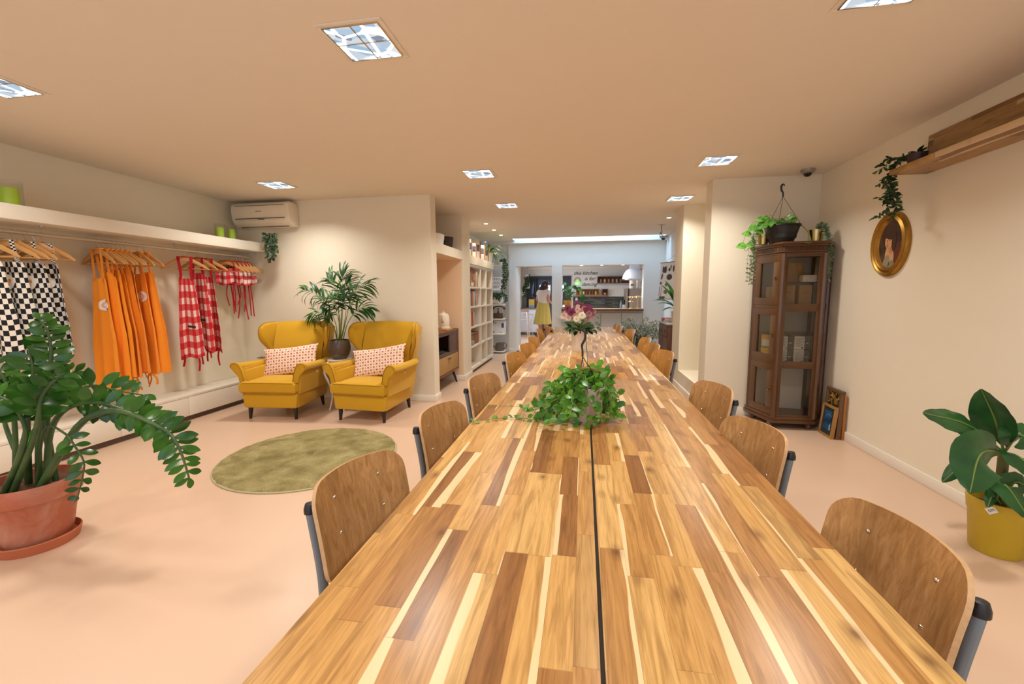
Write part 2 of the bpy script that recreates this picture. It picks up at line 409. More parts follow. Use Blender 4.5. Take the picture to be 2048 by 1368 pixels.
for (lx,ly) in LAMPS:
    lab='square recessed ceiling light '+names.get((lx,ly),'added unseen behind the camera for lighting')
    if lamp0 is None:
        t_=lamp0=thing('ceiling_light',lab,'ceiling light',(lx,ly,CEIL),0,'square recessed ceiling lights')
        m=MB()
        for a,b,c,d in ((-.165,.165,-.165,-.142),(-.165,.165,.142,.165),(-.165,-.142,-.142,.142),(.142,.165,-.142,.142)): m.box(a,b,c,d,-.006,.0)
        m.build('frame',M['ceiling'],t_,bevel=.002)
        m=MB()
        for a,b,c,d in ((-.142,.142,-.142,-.136),(-.142,.142,.136,.142),(-.142,-.136,-.136,.136),(.136,.142,-.136,.136)): m.box(a,b,c,d,-.010,.0)
        m.build('inner_rim',M['chrome'],t_)
        MB().box(-.136,.136,-.136,.136,-.004,0).build('diffuser',M['lampglow'],t_)
        m=MB(); m.box(-.136,.136,-.003,.003,-.009,-.004); m.box(-.003,.003,-.136,.136,-.009,-.004); m.build('louvre',M['chrome'],t_)
    else: dup(lamp0,(lx,ly,CEIL),0,lab)
M['spotglow']=P('spot_glow',(255,246,232),.5,var=0,emit=9)
spots=[(-1.727,7.46,CEIL,'nearest of three round downlights above the bookcase'),(-1.746,8.23,CEIL,'middle one of three round downlights above the bookcase'),(-1.747,8.94,CEIL,'farthest of three round downlights above the bookcase'),(1.371,7.5,CEIL,'round downlight beyond the right wall recess')]
for i,(px,nm) in enumerate(((1163,'left'),(1203,'middle'),(1244,'right'))):
    q=W(px,531,z=2.068); spots.append((q.x,10.2,2.068,'round spot in the hatch lintel, '+nm+' one of the three'))
s0=None
for (x,y,z,lab) in spots:
    if s0 is None:
        s0=t_=thing('downlight',lab,'downlight',(x,y,z),0,'small round downlights')
        MB().lathe([(.050,-.004),(.055,0),(.040,0),(.036,-.002)],seg=24).build('trim_ring',M['steel'],t_)
        MB().lathe([(.001,-.0045),(.036,-.0045),(.036,-.001)],seg=20).build('bulb',M['spotglow'],t_)
    else: dup(s0,(x,y,z),0,lab)
    area('downlight_light',(x,y,z-.012),.06,.06,4.5 if z>2.5 else 6,(1,.9,.76),120)
area('kitchen_light',(.3,12.8,2.3),1.6,1.6,40,(1,.88,.82),170)
area('kitchen_light',(-1.4,12.0,2.3),.6,.6,12,(.8,.88,1.0),170)
# ================================================================ long dining tables
M['leg']=P('grey_blue_tube_metal',(116,124,130),.4,.3)
M['tframe']=P('black_table_frame',(34,32,32),.5,.3)
def make_table(label, y0, y1, split=True):
    yc=(y0+y1)/2; t=thing('dining_table',label,'table',(.041,yc,0),0,'long acacia dining tables'); h=(y1-y0)/2
    g=.0038
    for s in (-1,1):
        a,b=((-.603,-g) if s<0 else (g,.600))
        MB().box(a,b,-h,h,.715,.75).build('tabletop',M['stave'],t,bevel=.003)
    MB().box(-.0036,.0036,-h,h,.715,.745).build('gap_shade_strip',M['black'],t)  # black strip stands in for the shade inside the gap
    m=MB()
    m.box(-.52,.52,-h+.10,-h+.14,.655,.714); m.box(-.52,.52,h-.14,h-.10,.655,.714)
    for x in (-.52,.48): m.box(x,x+.04,-h+.10,h-.10,.655,.714)
    m.build('underframe',M['tframe'],t,bevel=.003)
    for x in (-.52,.46):
        for y in (-h+.10,h-.16): MB().box(x,x+.06,y,y+.06,0,.655).build('leg',M['tframe'],t,bevel=.004)
    return t
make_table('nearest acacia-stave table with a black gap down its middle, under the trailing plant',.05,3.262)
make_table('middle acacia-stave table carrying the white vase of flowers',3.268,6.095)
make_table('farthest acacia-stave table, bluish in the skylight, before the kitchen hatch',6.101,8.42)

# ================================================================ plywood school chairs
def ply(name, c1, c2):
    t=NT(name); o=t.obj(); mp=t.n('ShaderNodeMapping'); mp.inputs['Scale'].default_value=(9,9,.9); t.L(o,mp.inputs[0])
    inf=t.n('ShaderNodeObjectInfo'); v=t.vm('ADD',mp.outputs[0],t.comb(t.m('MULTIPLY',inf.outputs['Random'],50.0),0.0,0.0))
    f=t.ramp(t.noise(v,7,6,.7,.9),[(.32,(0,0,0)),(.66,(1,1,1))]); bl=t.noise(t.vm('ADD',v,(3,1,2)),.8,4,.6)
    col=t.mix(f,lin(c1),lin(c2)); col=t.mix(t.ramp(bl,[(.48,(0,0,0)),(.72,(.6,.6,.6))]),col,tuple(x*.5 for x in lin(c1)))
    t.L(col,t.b.inputs['Base Color']); t.b.inputs['Roughness'].default_value=.33; t.bump(f,.04,.002)
    return t.mat
M['ply']=ply('worn_plywood',(160,114,64),(204,158,104))
M['ply_far']=ply('honey_plywood',(184,128,60),(214,160,84))
M['plyedge']=P('pale_ply_edge',(196,156,110),.5,vs=90,var=.2)
def ply_sheet(w, z0, z1, rad, curve, lean, th=.011, nu=20, nv=12):
    """upright curved backrest: across y, up z; hollow towards +x"""
    m=MB(); h=z1-z0
    def inset(s,r):
        a=abs(s)-(w-r)
        return r-math.sqrt(max(r*r-a*a,0)) if a>0 else 0
    def fn(u,v):
        uu=math.sin((u-.5)*PI*.98)/math.sin(PI*.49); s=uu*w
        zt=z1-inset(s,rad)-.010*(s/w)**2; zb=z0+inset(s,rad*.8)
        vv=.5-.5*math.cos(v*PI)*1.0; z=zb+(zt-zb)*vv
        x=curve*(s/w)**2-lean*((z-z0)/h) - .012*((z-z0)/h)**3
        return (x,s,z)
    m.sheet(fn,nu,nv,th,rim_mi=1)
    return m
def make_chair(kind='worn'):
    pm=M['ply'] if kind=='worn' else M['ply_far']
    t=thing('school_chair','x','chair',(0,0,0),0,'plywood school chairs along the tables')
    m=ply_sheet(.192,.565,.858,.060,.050,.045)
    b=m.build('backrest',[pm,M['plyedge']],t,ang=60)
    for v in b.data.vertices: v.co.x-=.165
    for y in (-.095,.095):
        for z in (.785,.675):
            MB().lathe([(.0005,.0035),(.004,.0022),(.006,0),(.0005,0)],seg=12).build('rivet',M['chrome'],t)
            r=t.children[-1]; zz=(z-.565)/.293
            r.location=(-.165+.050*(y/.19)**2-.045*zz-.012*zz**3+.0005, y, z); r.rotation_euler=(0,R(84),0)
    ms=MB()
    def seat(u,v):
        s=(u-.5)*2; q=(v-.5)*2; w=.195-.02*(q<-.0)*abs(q)
        r=.05; dx=max(0,abs(q)-.72); sx=w*(1-.55*dx*dx*6 if dx else 1)
        return (q*.195+.03, s*sx, .452+.008*s*s-.035*max(0,q-.6)**1.5-.008*(1-q*q))
    ms.sheet(seat,14,14,-.012); ms.build('seat',pm,t,ang=60)
    for s in (-1,1):
        y=s*.176
        # rear leg runs on upwards as the back upright
        pts=bez([(-.29,s*.20,.012),(-.20,y,.38),(-.168,y,.47),(-.166,y,.60),(-.199,y,.785)],14)
        MB().tube(pts,.0125,10,flat=1.25).build('rear_leg',M['leg'],t)
        MB().lathe([(.001,.016),(.013,.014),(.0172,0),(.0172,-.014),(.001,-.014)],seg=14).build('end_cap',M['black'],t.children[-1])
        c=t.children[-1].children[-1]; c.location=(-.1995,y,.787)
        pts=bez([(.215,s*.205,.012),(.185,y,.40),(.17,y,.435),(.11,y,.438),(-.20,y,.438)],16)
        MB().tube(pts,.0115,10).build('front_leg',M['leg'],t)
    m=MB(); m.tube([(-.205,-.172,.438),(-.205,.172,.438)],.010,8); m.tube([(.10,-.172,.436),(.10,.172,.436)],.010,8)
    m.build('cross_bar',M['leg'],t)
    return t
cw=make_chair('worn'); cf=make_chair('far')
CH=[ # proto, x of backrest, y, rot, label
 (cw,-.722,1.215,-15,'nearest one on the left, with dark scuffs on its back'),
 (cw,-.69,1.93,-15,'second on the left, beside the rug'),
 (cw,-.675,2.73,-18,'third on the left, with a split at its corner'),
 (cf,-.64,3.85,-18,'left side, just beyond the first table seam'),
 (cf,-.625,4.58,-18,'left side, second beyond the first seam'),
 (cf,-.65,5.32,-12,'left side, third beyond the first seam'),
 (cf,-.70,6.62,-6,'left side, edge-on below the woman'),
 (cf,-.60,7.22,24,'last on the left, turned outward'),
 (cw,.742,1.075,186,'nearest one on the right, with nail holes'),
 (cw,.72,1.86,197,'second on the right, with a pale edge'),
 (cw,.785,2.66,198,'third on the right, before the corner cabinet'),
 (cf,.77,4.20,199,'right side, at the pier corner'),
 (cf,.755,4.78,195,'right side, second beyond the seam'),
 (cf,.77,5.40,190,'right side, third beyond the seam'),
 (cf,.73,6.70,193,'right side, alone before the bush'),
 (cf,.62,7.35,186,'right side, last but one'),
 (cf,.60,7.95,184,'right side, last at the far end')]
used=set()
for (pr,x,y,rz,lab) in CH:
    a=R(rz); # backrest centre sits .19 behind the chair origin
    ox=x+.19*math.cos(a); oy=y+.19*math.sin(a)
    lab='plywood school chair, '+lab
    if pr not in used:
        used.add(pr); pr.location=(ox,oy,0); pr.rotation_euler=(0,0,a); pr['label']=lab
    else: dup(pr,(ox,oy,0),a,lab)
# ================================================================ yellow wing chairs
def fabric(name, c, var=.10):
    t=NT(name); o=t.obj(); w=t.noise(o,420,2); n=t.noise(o,3,3)
    c1=lin(c); col=t.mix(w,tuple(x*(1-var) for x in c1),tuple(min(1,x*(1+var)) for x in c1))
    t.L(col,t.b.inputs['Base Color']); t.b.inputs['Roughness'].default_value=.85
    t.b.inputs['Sheen Weight'].default_value=.15; t.b.inputs['Specular IOR Level'].default_value=.2
    t.bump(w,.25,.002); return t.mat
M['yellow']=fabric('mustard_yellow_fabric',(208,160,36))
M['piping']=fabric('dark_mustard_piping',(170,118,18))
M['darkleg']=P('black_brown_wood_leg',(38,26,20),.35,vs=30,var=.2)
def floral():
    t=NT('rust_ring_floral_print'); u=t.uv(); s=t.sep(u)
    def rings(ox,oy):
        x=t.m('FRACT',t.m('ADD',t.m('MULTIPLY',s[0],9.0),ox)); y=t.m('FRACT',t.m('ADD',t.m('MULTIPLY',s[1],5.0),oy))
        x=t.m('SUBTRACT',x,.5); y=t.m('SUBTRACT',y,.5)
        ang=t.m('ARCTAN2',y,x); r=t.m('SQRT',t.m('ADD',t.m('MULTIPLY',x,x),t.m('MULTIPLY',y,y)))
        return t.m('MULTIPLY_ADD',t.m('SINE',t.m('MULTIPLY',ang,8.0)),.025,r)
    ra=rings(0.0,0.0); rb=rings(.5,.5)
    cr=[(0,lin((170,62,34))),(.07,lin((170,62,34))),(.09,lin((246,226,206))),(.15,lin((226,170,130))),(.20,lin((246,228,210))),(.37,lin((244,222,204))),(.385,lin((190,92,62)))]
    a=t.ramp(ra,cr); b=t.ramp(rb,cr[:5]+[(.34,lin((244,222,204))),(.35,lin((190,92,62)))])
    col=t.mix(t.m('LESS_THAN',rb,.35),a,b)
    t.L(col,t.b.inputs['Base Color']); t.b.inputs['Roughness'].default_value=.85; t.bump(t.noise(t.obj(),300,2),.2,.002)
    return t.mat
M['floral']=floral()
def puff(m, x0,x1,y0,y1,z0,z1, r=.03, dome=.012, n=14):
    """soft cushion: rounded box with domed faces, as a closed cage"""
    def shell(u,v,top):
        x=x0+(x1-x0)*u; y=y0+(y1-y0)*v
        e=min(u,1-u)*(x1-x0); g=min(v,1-v)*(y1-y0)
        d=lambda q: (1-math.sqrt(max(0,1-(1-min(q,r)/r)**2)))*r
        k=max(d(e),d(g)); D=dome*math.sin(PI*u)**.5*math.sin(PI*v)**.5
        return (x,y,(z1-k+D) if top else (z0+k-D*.3))
    f=lambda u: .5-.5*math.cos(PI*u)
    N=n
    P_=[[shell(f(i/N),f(j/N),True) for i in range(N+1)] for j in range(N+1)]
    Q_=[[shell(f(i/N),f(j/N),False) for i in range(N+1)] for j in range(N+1)]
    vs=[p for r_ in P_ for p in r_]+[p for r_ in Q_ for p in r_]; o=(N+1)**2; ix=lambda i,j:j*(N+1)+i; fs=[]
    for j in range(N):
        for i in range(N):
            fs.append((ix(i,j),ix(i+1,j),ix(i+1,j+1),ix(i,j+1))); fs.append((o+ix(i,j+1),o+ix(i+1,j+1),o+ix(i+1,j),o+ix(i,j)))
    for i in range(N):
        for a,b in ((ix(i+1,0),ix(i,0)),(ix(i,N),ix(i+1,N)),(ix(0,i),ix(0,i+1)),(ix(N,i+1),ix(N,i))): fs.append((a,b,o+b,o+a))
    m.add(vs,fs); return m
def make_armchair(label, loc, rz):
    t=thing('wing_armchair',label,'armchair',loc,rz,'yellow wing armchairs')
    Y=M['yellow']
    # front rail and body, tapering to the legs
    m=MB(); pr=[(-.308,.135),(.308,.135),(.330,.305),(-.330,.305)]
    m.prism(pr,-.430,.30,lambda a,b,h:(a*(1 if h<0 else .86),h,b)); m.build('seat_base',Y,t,bevel=.018,bseg=3)
    m=MB(); puff(m,-.332,.332,-.465,-.385,.305,.438,.038,.008); puff(m,-.272,.272,-.43,.20,.305,.442,.040,.018); m.build('seat_cushion',Y,t,ang=80)
    # piping of the cushion
    m=MB()
    for z in (.426,.318): m.tube([(-.325,-.40,z),(-.327,-.43,z),(-.30,-.458,z),(0,-.463,z+.004),(.30,-.458,z),(.327,-.43,z),(.325,-.40,z)],.004,6)
    m.build('cushion_piping',M['piping'],t)
    # backrest: leaning, slightly hollow, with top roll
    m=MB()
    def back(u,v):
        x=(u-.5)*.60*(1+.06*v); z=.40+v*.595
        y=.175+.20*v+.012*math.cos((u-.5)*PI)*0 -.018*math.sin(PI*v)+ .03*(1-math.cos((u-.5)*2.2))
        if v>.93: y+=.02*(v-.93)/.07
        g=math.exp(-((z-.625)/.02)**2)*.016
        return (x,y+g,z+.012*math.cos((u-.5)*PI)*(v>.5))
    m.sheet(back,22,26,-.11); m.build('backrest',Y,t,ang=70)
    for k in range(5):
        x=-.20+k*.10; b=MB().lathe([(.0005,.009),(.008,.007),(.013,0),(.0005,0)],seg=14).build('button',Y,t)
        b.location=(x,.232,.627); b.rotation_euler=(R(90),0,0)
    for s in (-1,1):
        # side panel: outer flank from the front leg up to arm and back
        pr=[(-.395,.135),(.31,.135),(.365,.42),(.475,1.0),(.40,1.02),(.30,.62),(.15,.575),(-.395,.560)]
        m=MB()
        def fn(a,b,h,s=s):
            flare=.318+.035*min(1,(b-.135)/.40); flare*= (1-.14*max(0,(a+.385)/.72)); flare+=.06*max(0,b-.6)/.4
            return (s*(flare+h),a,b)
        m.prism(pr,-.055,0.0,fn)
        m.build('side_panel',Y,t,bevel=.012,bseg=2)
        # wing
        pr=[(.335,.56),(.425,.80),(.468,1.0),(.45,1.045),(.33,1.062),(.215,1.066),(.135,1.046),(.090,.995),(.082,.92),(.098,.85),(.13,.78),(.165,.715),(.185,.65),(.19,.575)]
        m=MB(); m.prism(pr,0,.070,lambda a,b,h,s=s:(s*(.275+h*.85+.37*max(0,.44-a)*min(1,max(0,(b-.58)/.25))),a,b)); m.build('wing',Y,t,bevel=.026,bseg=3)
        # piped edge of the wing
        w=MB().tube(bez([(s*(.275+.37*max(0,.44-a)*min(1,max(0,(b-.58)/.25))+.036),a+.004,b) for a,b in ((.30,1.064),(.215,1.067),(.132,1.046),(.086,.995),(.078,.92),(.094,.85),(.126,.78),(.16,.715),(.18,.65))],24),.0045,6)
        w.build('wing_piping',M['piping'],t)
        # arm: rolled top, narrowing scroll at the front
        m=MB()
        def arm(u,v,s=s):
            y=-.405+.62*v; an=u*2*PI
            rr=.060*(1-.10*v); cx=.392-.03*v; cz=.600-.012*v-.010*math.sin(PI*v)
            fl=1.0
            x=cx+rr*1.02*math.cos(an); z=cz+rr*.80*math.sin(an)
            if z<cz-rr*.3: z=cz-rr*.3+(z-(cz-rr*.3))*.6
            return (s*x,y,z)
        m.sheet(arm,20,14)
        for v_,sg in ((0,1),(1,-1)):
            c=arm(0,v_); ring=[arm(k/20,v_) for k in range(20)]
            m.add([(s*(.392-.03*v_),-.405+.62*v_-.010*sg*(v_==0),.600-.012*v_)]+ring,[(0,1+k,1+(k+1)%20) for k in range(20)])
        # arm body between seat and roll
        pr=[(-.400,.30),(.22,.30),(.22,.60),(-.400,.585)]
        m.prism(pr,0,.075,lambda a,b,h,s=s:(s*(.272+h*(1-.0)+.30*max(0,b-.46)),a,b))
        m.build('armrest',Y,t,ang=60)
        # front facing of the arm (tapered scroll panel)
        pr=[(.275,.425),(.345,.425),(.362,.50),(.425,.565),(.452,.600),(.448,.632),(.422,.653),(.385,.657),(.348,.645),(.320,.605),(.295,.53)]
        m=MB(); m.prism([(s*a,b) for a,b in pr][::s],-.428,-.395,lambda a,b,h:(a,h,b)); m.build('arm_front',Y,t,bevel=.008)
        m=MB(); m.tube(bez([(s*a,-.430,b) for a,b in ((.288,.43),(.306,.53),(.332,.600),(.358,.634),(.388,.643),(.418,.638),(.438,.620),(.434,.600))],20),.0035,6); m.build('scroll_piping',M['piping'],t)
        for (x,y,dx,dy) in ((.268,-.375,.012,-.01),(.235,.25,.01,.02)):
            m=MB(); m.tube([(s*(x-.0),y,.14),(s*(x+dx*.6),y+dy,0)],[.027,.015],16); m.build('leg',M['darkleg'],t)
    m=MB(); m.prism([(.30,.135),(.355,.42),(.472,1.01),(.45,1.01),(.28,.135)],-.262,.262,lambda a,b,h:(h,a,b)); m.build('back_panel',Y,t,bevel=.006)
    return t
ARM_L=make_armchair('left yellow wing armchair in the corner below the red aprons',(-3.525,4.56,0),R(5))
ARM_R=make_armchair('right yellow wing armchair beside the pier, its whole flank in view',(-2.40,4.62,0),R(-4))
def pillow(label, arm, off, tilt, lean):
    m=MB(); w,h=.335,.18
    def f(side):
        def g(u,v):
            x=(u-.5)*2; y=(v-.5)*2; k=(1-abs(x)**3.2)*(1-abs(y)**3.2)
            pin=1-.10*(1-abs(x))*0; 
            px=x*w*(1-.06*(1-abs(y)**2)*abs(x)); py=y*h*(1-.10*(1-abs(x)**2)*abs(y))
            px*=1+.05*(abs(x)*abs(y))**3
            fold=.03*math.sin(u*5+.5)*(1-abs(y))
            return (px, side*(.052*max(0,k)**.45)+.0*fold, py)
        return g
    m.sheet(f(-1),24,16); m.sheet(lambda u,v:f(1)(1-u,v),24,16)
    o=m.build('lumbar_pillow',M['floral'],None,ang=70)
    tag(o,label,'cushion','rust patterned lumbar pillows')
    base=Matrix.Translation(arm.location)@Matrix.Rotation(arm.rotation_euler.z,4,'Z')
    o.matrix_world=base@Matrix.Translation(off)@Matrix.Rotation(lean,4,'X')@Matrix.Rotation(tilt,4,'Y')
    return o
pillow('white and rust ring-print pillow in the left yellow armchair',ARM_L,(.03,-.04,.622),R(-7),R(-20))
pillow('white and rust ring-print pillow in the right yellow armchair',ARM_R,(.03,-.04,.622),R(-9),R(-20))

# round rug
def rugm():
    t=NT('olive_shag_pile'); o=t.obj(); n=t.noise(o,5,4,.6,.5); f=t.noise(o,170,3)
    col=t.ramp(n,[(.3,lin((142,130,82))),(.5,lin((178,164,112))),(.7,lin((200,186,134)))]); col=t.mix(.6,col,t.ramp(f,[(.3,(.45,.45,.45)),(.65,(1,1,1))]),'MULTIPLY')
    t.L(col,t.b.inputs['Base Color']); t.b.inputs['Roughness'].default_value=1; t.b.inputs['Specular IOR Level'].default_value=.05
    t.bump(t.m('ADD',f,n),1.0,.012); return t.mat
M['rug']=rugm()
rt=thing('round_rug','olive green shaggy round rug on the peach floor before the armchairs','rug',(-2.345,3.225,0))
m=MB(); pf=[(.001,.004),(.715,.004),(.722,.012),(.71,.022),(.68,.026)]+[(.66-.03*k,.027) for k in range(0,21)]+[(.02,.027)]
m=MB(); NR,NA=60,120
vs=[(0,0,.026)]; fs=[]
for i in range(1,NR+1):
    for k in range(NA):
        a=2*PI*k/NA; r=.715*i/NR; z=.026 if i<NR-1 else (.020 if i==NR-1 else .010)
        z+= random.uniform(-.003,.003); rr=r+random.uniform(-.003,.003)
        vs.append((rr*math.cos(a),rr*math.sin(a),z))
for k in range(NA): fs.append((0,1+k,1+(k+1)%NA))
for i in range(1,NR):
    for k in range(NA):
        a=1+(i-1)*NA+k; b=1+(i-1)*NA+(k+1)%NA; fs.append((a,a+NA,b+NA,b))
m.add(vs,fs); m.build('pile',M['rug'],rt,ang=80)
MB().lathe([(.001,.0),(.722,.0),(.724,.008),(.715,.012),(.001,.012)],seg=96).build('border',P('rug_edge_binding',(176,166,124),.9),rt)

# side table between the armchairs with the palm
st=thing('side_table','small white side table with curved legs between the yellow armchairs','side table',(-2.965,4.73,0))
m=MB(); m.lathe([(.001,.600),(.115,.600),(.128,.612),(.130,.622),(.001,.624)],seg=40,sx=1.0,sy=1.35); m.build('table_top',M['white'],st)
m=MB(); m.box(-.08,.08,-.11,-.10,.55,.60); m.box(-.08,.08,.10,.11,.55,.60); m.box(-.09,-.08,-.11,.11,.55,.60); m.box(.08,.09,-.11,.11,.55,.60); m.build('apron_rail',M['white'],st)
for sx in (-1,1):
    for sy in (-1,1):
        k=lambda d:(sx*(.080+d*.8),sy*(.11+d*.8))
        pts=[(*k(0),.60),(*k(.045),.53),(*k(.05),.45),(*k(.01),.33),(*k(-.015),.20),(*k(.0),.08),(*k(.02),.0)]
        MB().tube(bez(pts,18),[.017]*4+[.014]*6+[.010]*9,10).build('leg',M['white'],st)
m=MB(); m.lathe([(.001,.165),(.078,.165),(.082,.172),(.078,.18),(.001,.18)],seg=24); m.build('lower_shelf',M['white'],st)
# ================================================================ clothes corner at the left wall
sh=thing('wall_shelf','thick white wall shelf above the hanging aprons','shelf',(-4.47,1.6,0))
MB().box(-.23,.22,-3.6,3.56,1.985,2.10).build('shelf_board',M['white'],sh,bevel=.003)
M['rail']=P('pale_metal_rail',(206,196,178),.3,.5)
rl=thing('clothes_rail','long round clothes rail hanging on rods under the white shelf','rail',(-4.45,1.6,0))
MB().tube([(0,-2.5,1.915),(0,3.50,1.915)],.0155,16).build('pole',M['rail'],rl)
for q in (87,348,508):
    y=W(q,480,x=-4.45).y-1.6
    MB().tube([(0,y,1.93),(0,y,1.985)],.004,8).build('rod',M['steel'],rl)
    MB().lathe([(.001,1.978),(.018,1.978),(.018,1.985),(.001,1.985)],c=(0,y,0),seg=16).build('flange',M['steel'],rl)
bn=thing('bench_cabinet','low white bench cabinet with plain fronts running under the aprons','cabinet',(-4.53,1.6,0))
MB().box(-.16,.135,-3.5,3.57,.055,.272).build('carcass',M['white'],bn)
MB().box(-.165,.155,-3.55,3.58,.272,.30).build('bench_top',M['white'],bn,bevel=.002)
MB().box(-.10,.11,-3.5,3.57,0,.055).build('toe_kick',M['gap'],bn)
ys=[W(px,800,x=-4.385).y-1.6 for px in (234,376)]
st_=ys[1]-ys[0]; edges=[ys[0]-st_*k for k in range(4,0,-1)]+ys+[3.57]
for a,b in zip(edges[:-1],edges[1:]): MB().box(.135,.152,a+.0015,b-.0015,.060,.270).build('front_panel',M['white'],bn,bevel=.001)

# candles in glasses on the shelf
M['lime']=P('lime_wax',(192,230,62),.45)
cg=None
for (px,lab,r,h) in ((20,'largest lime green candle in a glass, at the picture edge',.062,.145),(441,'lime green candle in a glass, left one of the pair by the air conditioner',.045,.138),(463.5,'lime green candle in a glass, right one of the pair by the air conditioner',.045,.138)):
    q=W(px,404 if px<100 else 473,x=-4.42); t_=thing('candle_glass',lab,'candle',(-4.42,q.y,2.10),0,'lime candles on the white shelf')
    m=MB(); m.lathe([(r*.9,.001),(r*1.22,.004),(r*1.28,h*1.35),(r*1.24,h*1.35),(r*1.18,.010),(.001,.010)],seg=32,cap=True); m.build('glass_holder',M['glass'],t_)
    m=MB(); m.lathe([(.001,.0105),(r*.92,.0105),(r*.92,h*.98),(r*.86,h),(.001,h*.985)],seg=32); m.build('candle',M['lime'],t_)
# white remote on the shelf end
q=W(505,484,x=-4.35); tag(bx('remote_control',M['offwhite'],q.x-.03,q.x+.03,q.y-.09,q.y+.09,2.10,2.118,bevel=.004),'small pale remote control lying near the shelf end','remote')

# ---------------- hangers and aprons
M['hanger']=grain_wood('beech_hanger_wood',(196,140,78),(216,164,100),(20,20,20),.4)
M['hanger_d']=M['hanger']
def make_hanger():
    t=thing('clothes_hanger','x','hanger',(0,0,0),0,'wooden clothes hangers on the rail')
    m=MB(); hk=[(.016*math.cos(a)-.000,0,.016*math.sin(a)) for a in [R(k) for k in range(-30,181,15)]]
    m.tube(hk+[(-.010,0,-.022),(0,0,-.036),(0,0,-.075)],.0017,6); m.build('hook',M['steel'],t)
    m=MB()
    out=[(-.225,-.208),(-.19,-.168),(-.10,-.108),(-.045,-.070),(0,-.056),(.045,-.070),(.10,-.108),(.19,-.168),(.225,-.208),(.215,-.218),(.18,-.196),(.09,-.146),(.035,-.124),(0,-.118),(-.035,-.124),(-.09,-.146),(-.18,-.196),(-.215,-.218)]
    m.prism(out,-.007,.007,lambda a,b,h:(a,h,b)); m.build('shoulder_bar',M['hanger'],t,bevel=.003)
    m=MB(); m.tube([(-.205,0,-.206),(.205,0,-.206)],.005,8); m.build('trouser_bar',M['hanger'],t)
    return t
def cloth_checks(name,n,ca,cb,ratio=1.6):
    t=NT(name); u=t.uv(); s=t.sep(u)
    ck=t.n('ShaderNodeTexChecker'); ck.inputs['Scale'].default_value=1; t.L(t.comb(t.m('MULTIPLY',s[0],n),t.m('MULTIPLY',s[1],n*ratio),.5),ck.inputs[0])
    ck.inputs[1].default_value=(*lin(ca),1); ck.inputs[2].default_value=(*lin(cb),1)
    t.L(ck.outputs[0],t.b.inputs['Base Color']); t.b.inputs['Roughness'].default_value=.85; return t.mat
def gingham(name,n,ratio,c):
    t=NT(name); s=t.sep(t.uv()); a=t.m('LESS_THAN',t.m('FRACT',t.m('MULTIPLY',s[0],n)),.5); b=t.m('LESS_THAN',t.m('FRACT',t.m('MULTIPLY',s[1],n*ratio)),.5)
    k=t.m('MULTIPLY',t.m('ADD',a,b),.5); col=t.ramp(k,[(0,lin((238,214,206))),(.5,lin((214,84,84))),(1,lin(c))],'CONSTANT')
    nd=t.t.nodes[-1]
    nd.color_ramp.elements[1].position=.3; nd.color_ramp.elements[2].position=.8
    t.L(col,t.b.inputs['Base Color']); t.b.inputs['Roughness'].default_value=.85; return t.mat
M['bw']=cloth_checks('black_white_check_cloth',11,(18,18,20),(240,232,220),1.75)
M['bwstrap']=cloth_checks('black_white_check_strap',2,(18,18,20),(240,232,220),9)
M['orange']=fabric('orange_cotton',(250,152,44),.05)
M['ging']=gingham('red_white_gingham',3.6,1.75,(196,26,36))
M['ging_s']=gingham('red_white_gingham_small',4,.55,(196,26,36))
M['redtape']=fabric('red_cotton_tape',(172,26,40))
M['whitetape']=fabric('white_cotton_tape',(236,228,216))
M['label_b']=P('black_woven_label',(24,22,22),.6)
M['badge']=P('cream_badge',(244,232,220),.6); M['badge_o']=P('orange_badge_print',(222,140,40),.6); M['badge_p']=P('pink_badge_print',(240,170,140),.6)
def outline(kind):
    # half widths at heights below the rail: (z, halfwidth)
    if kind=='orange': return [(-.30,.105),(-.34,.125),(-.60,.16),(-.78,.195),(-.86,.215),(-1.0,.22),(-1.30,.225),(-1.335,.225)]
    if kind=='check': return [(-.255,.13),(-.28,.145),(-.45,.165),(-.62,.185),(-.72,.205),(-.80,.215),(-1.0,.22),(-1.03,.22)]
    if kind=='red': return [(-.26,.11),(-.30,.12),(-.55,.15),(-.75,.17),(-.85,.185),(-1.0,.19),(-1.17,.195)]
    return [(-.20,.155),(-.21,.16),(-.34,.165),(-.40,.16)]
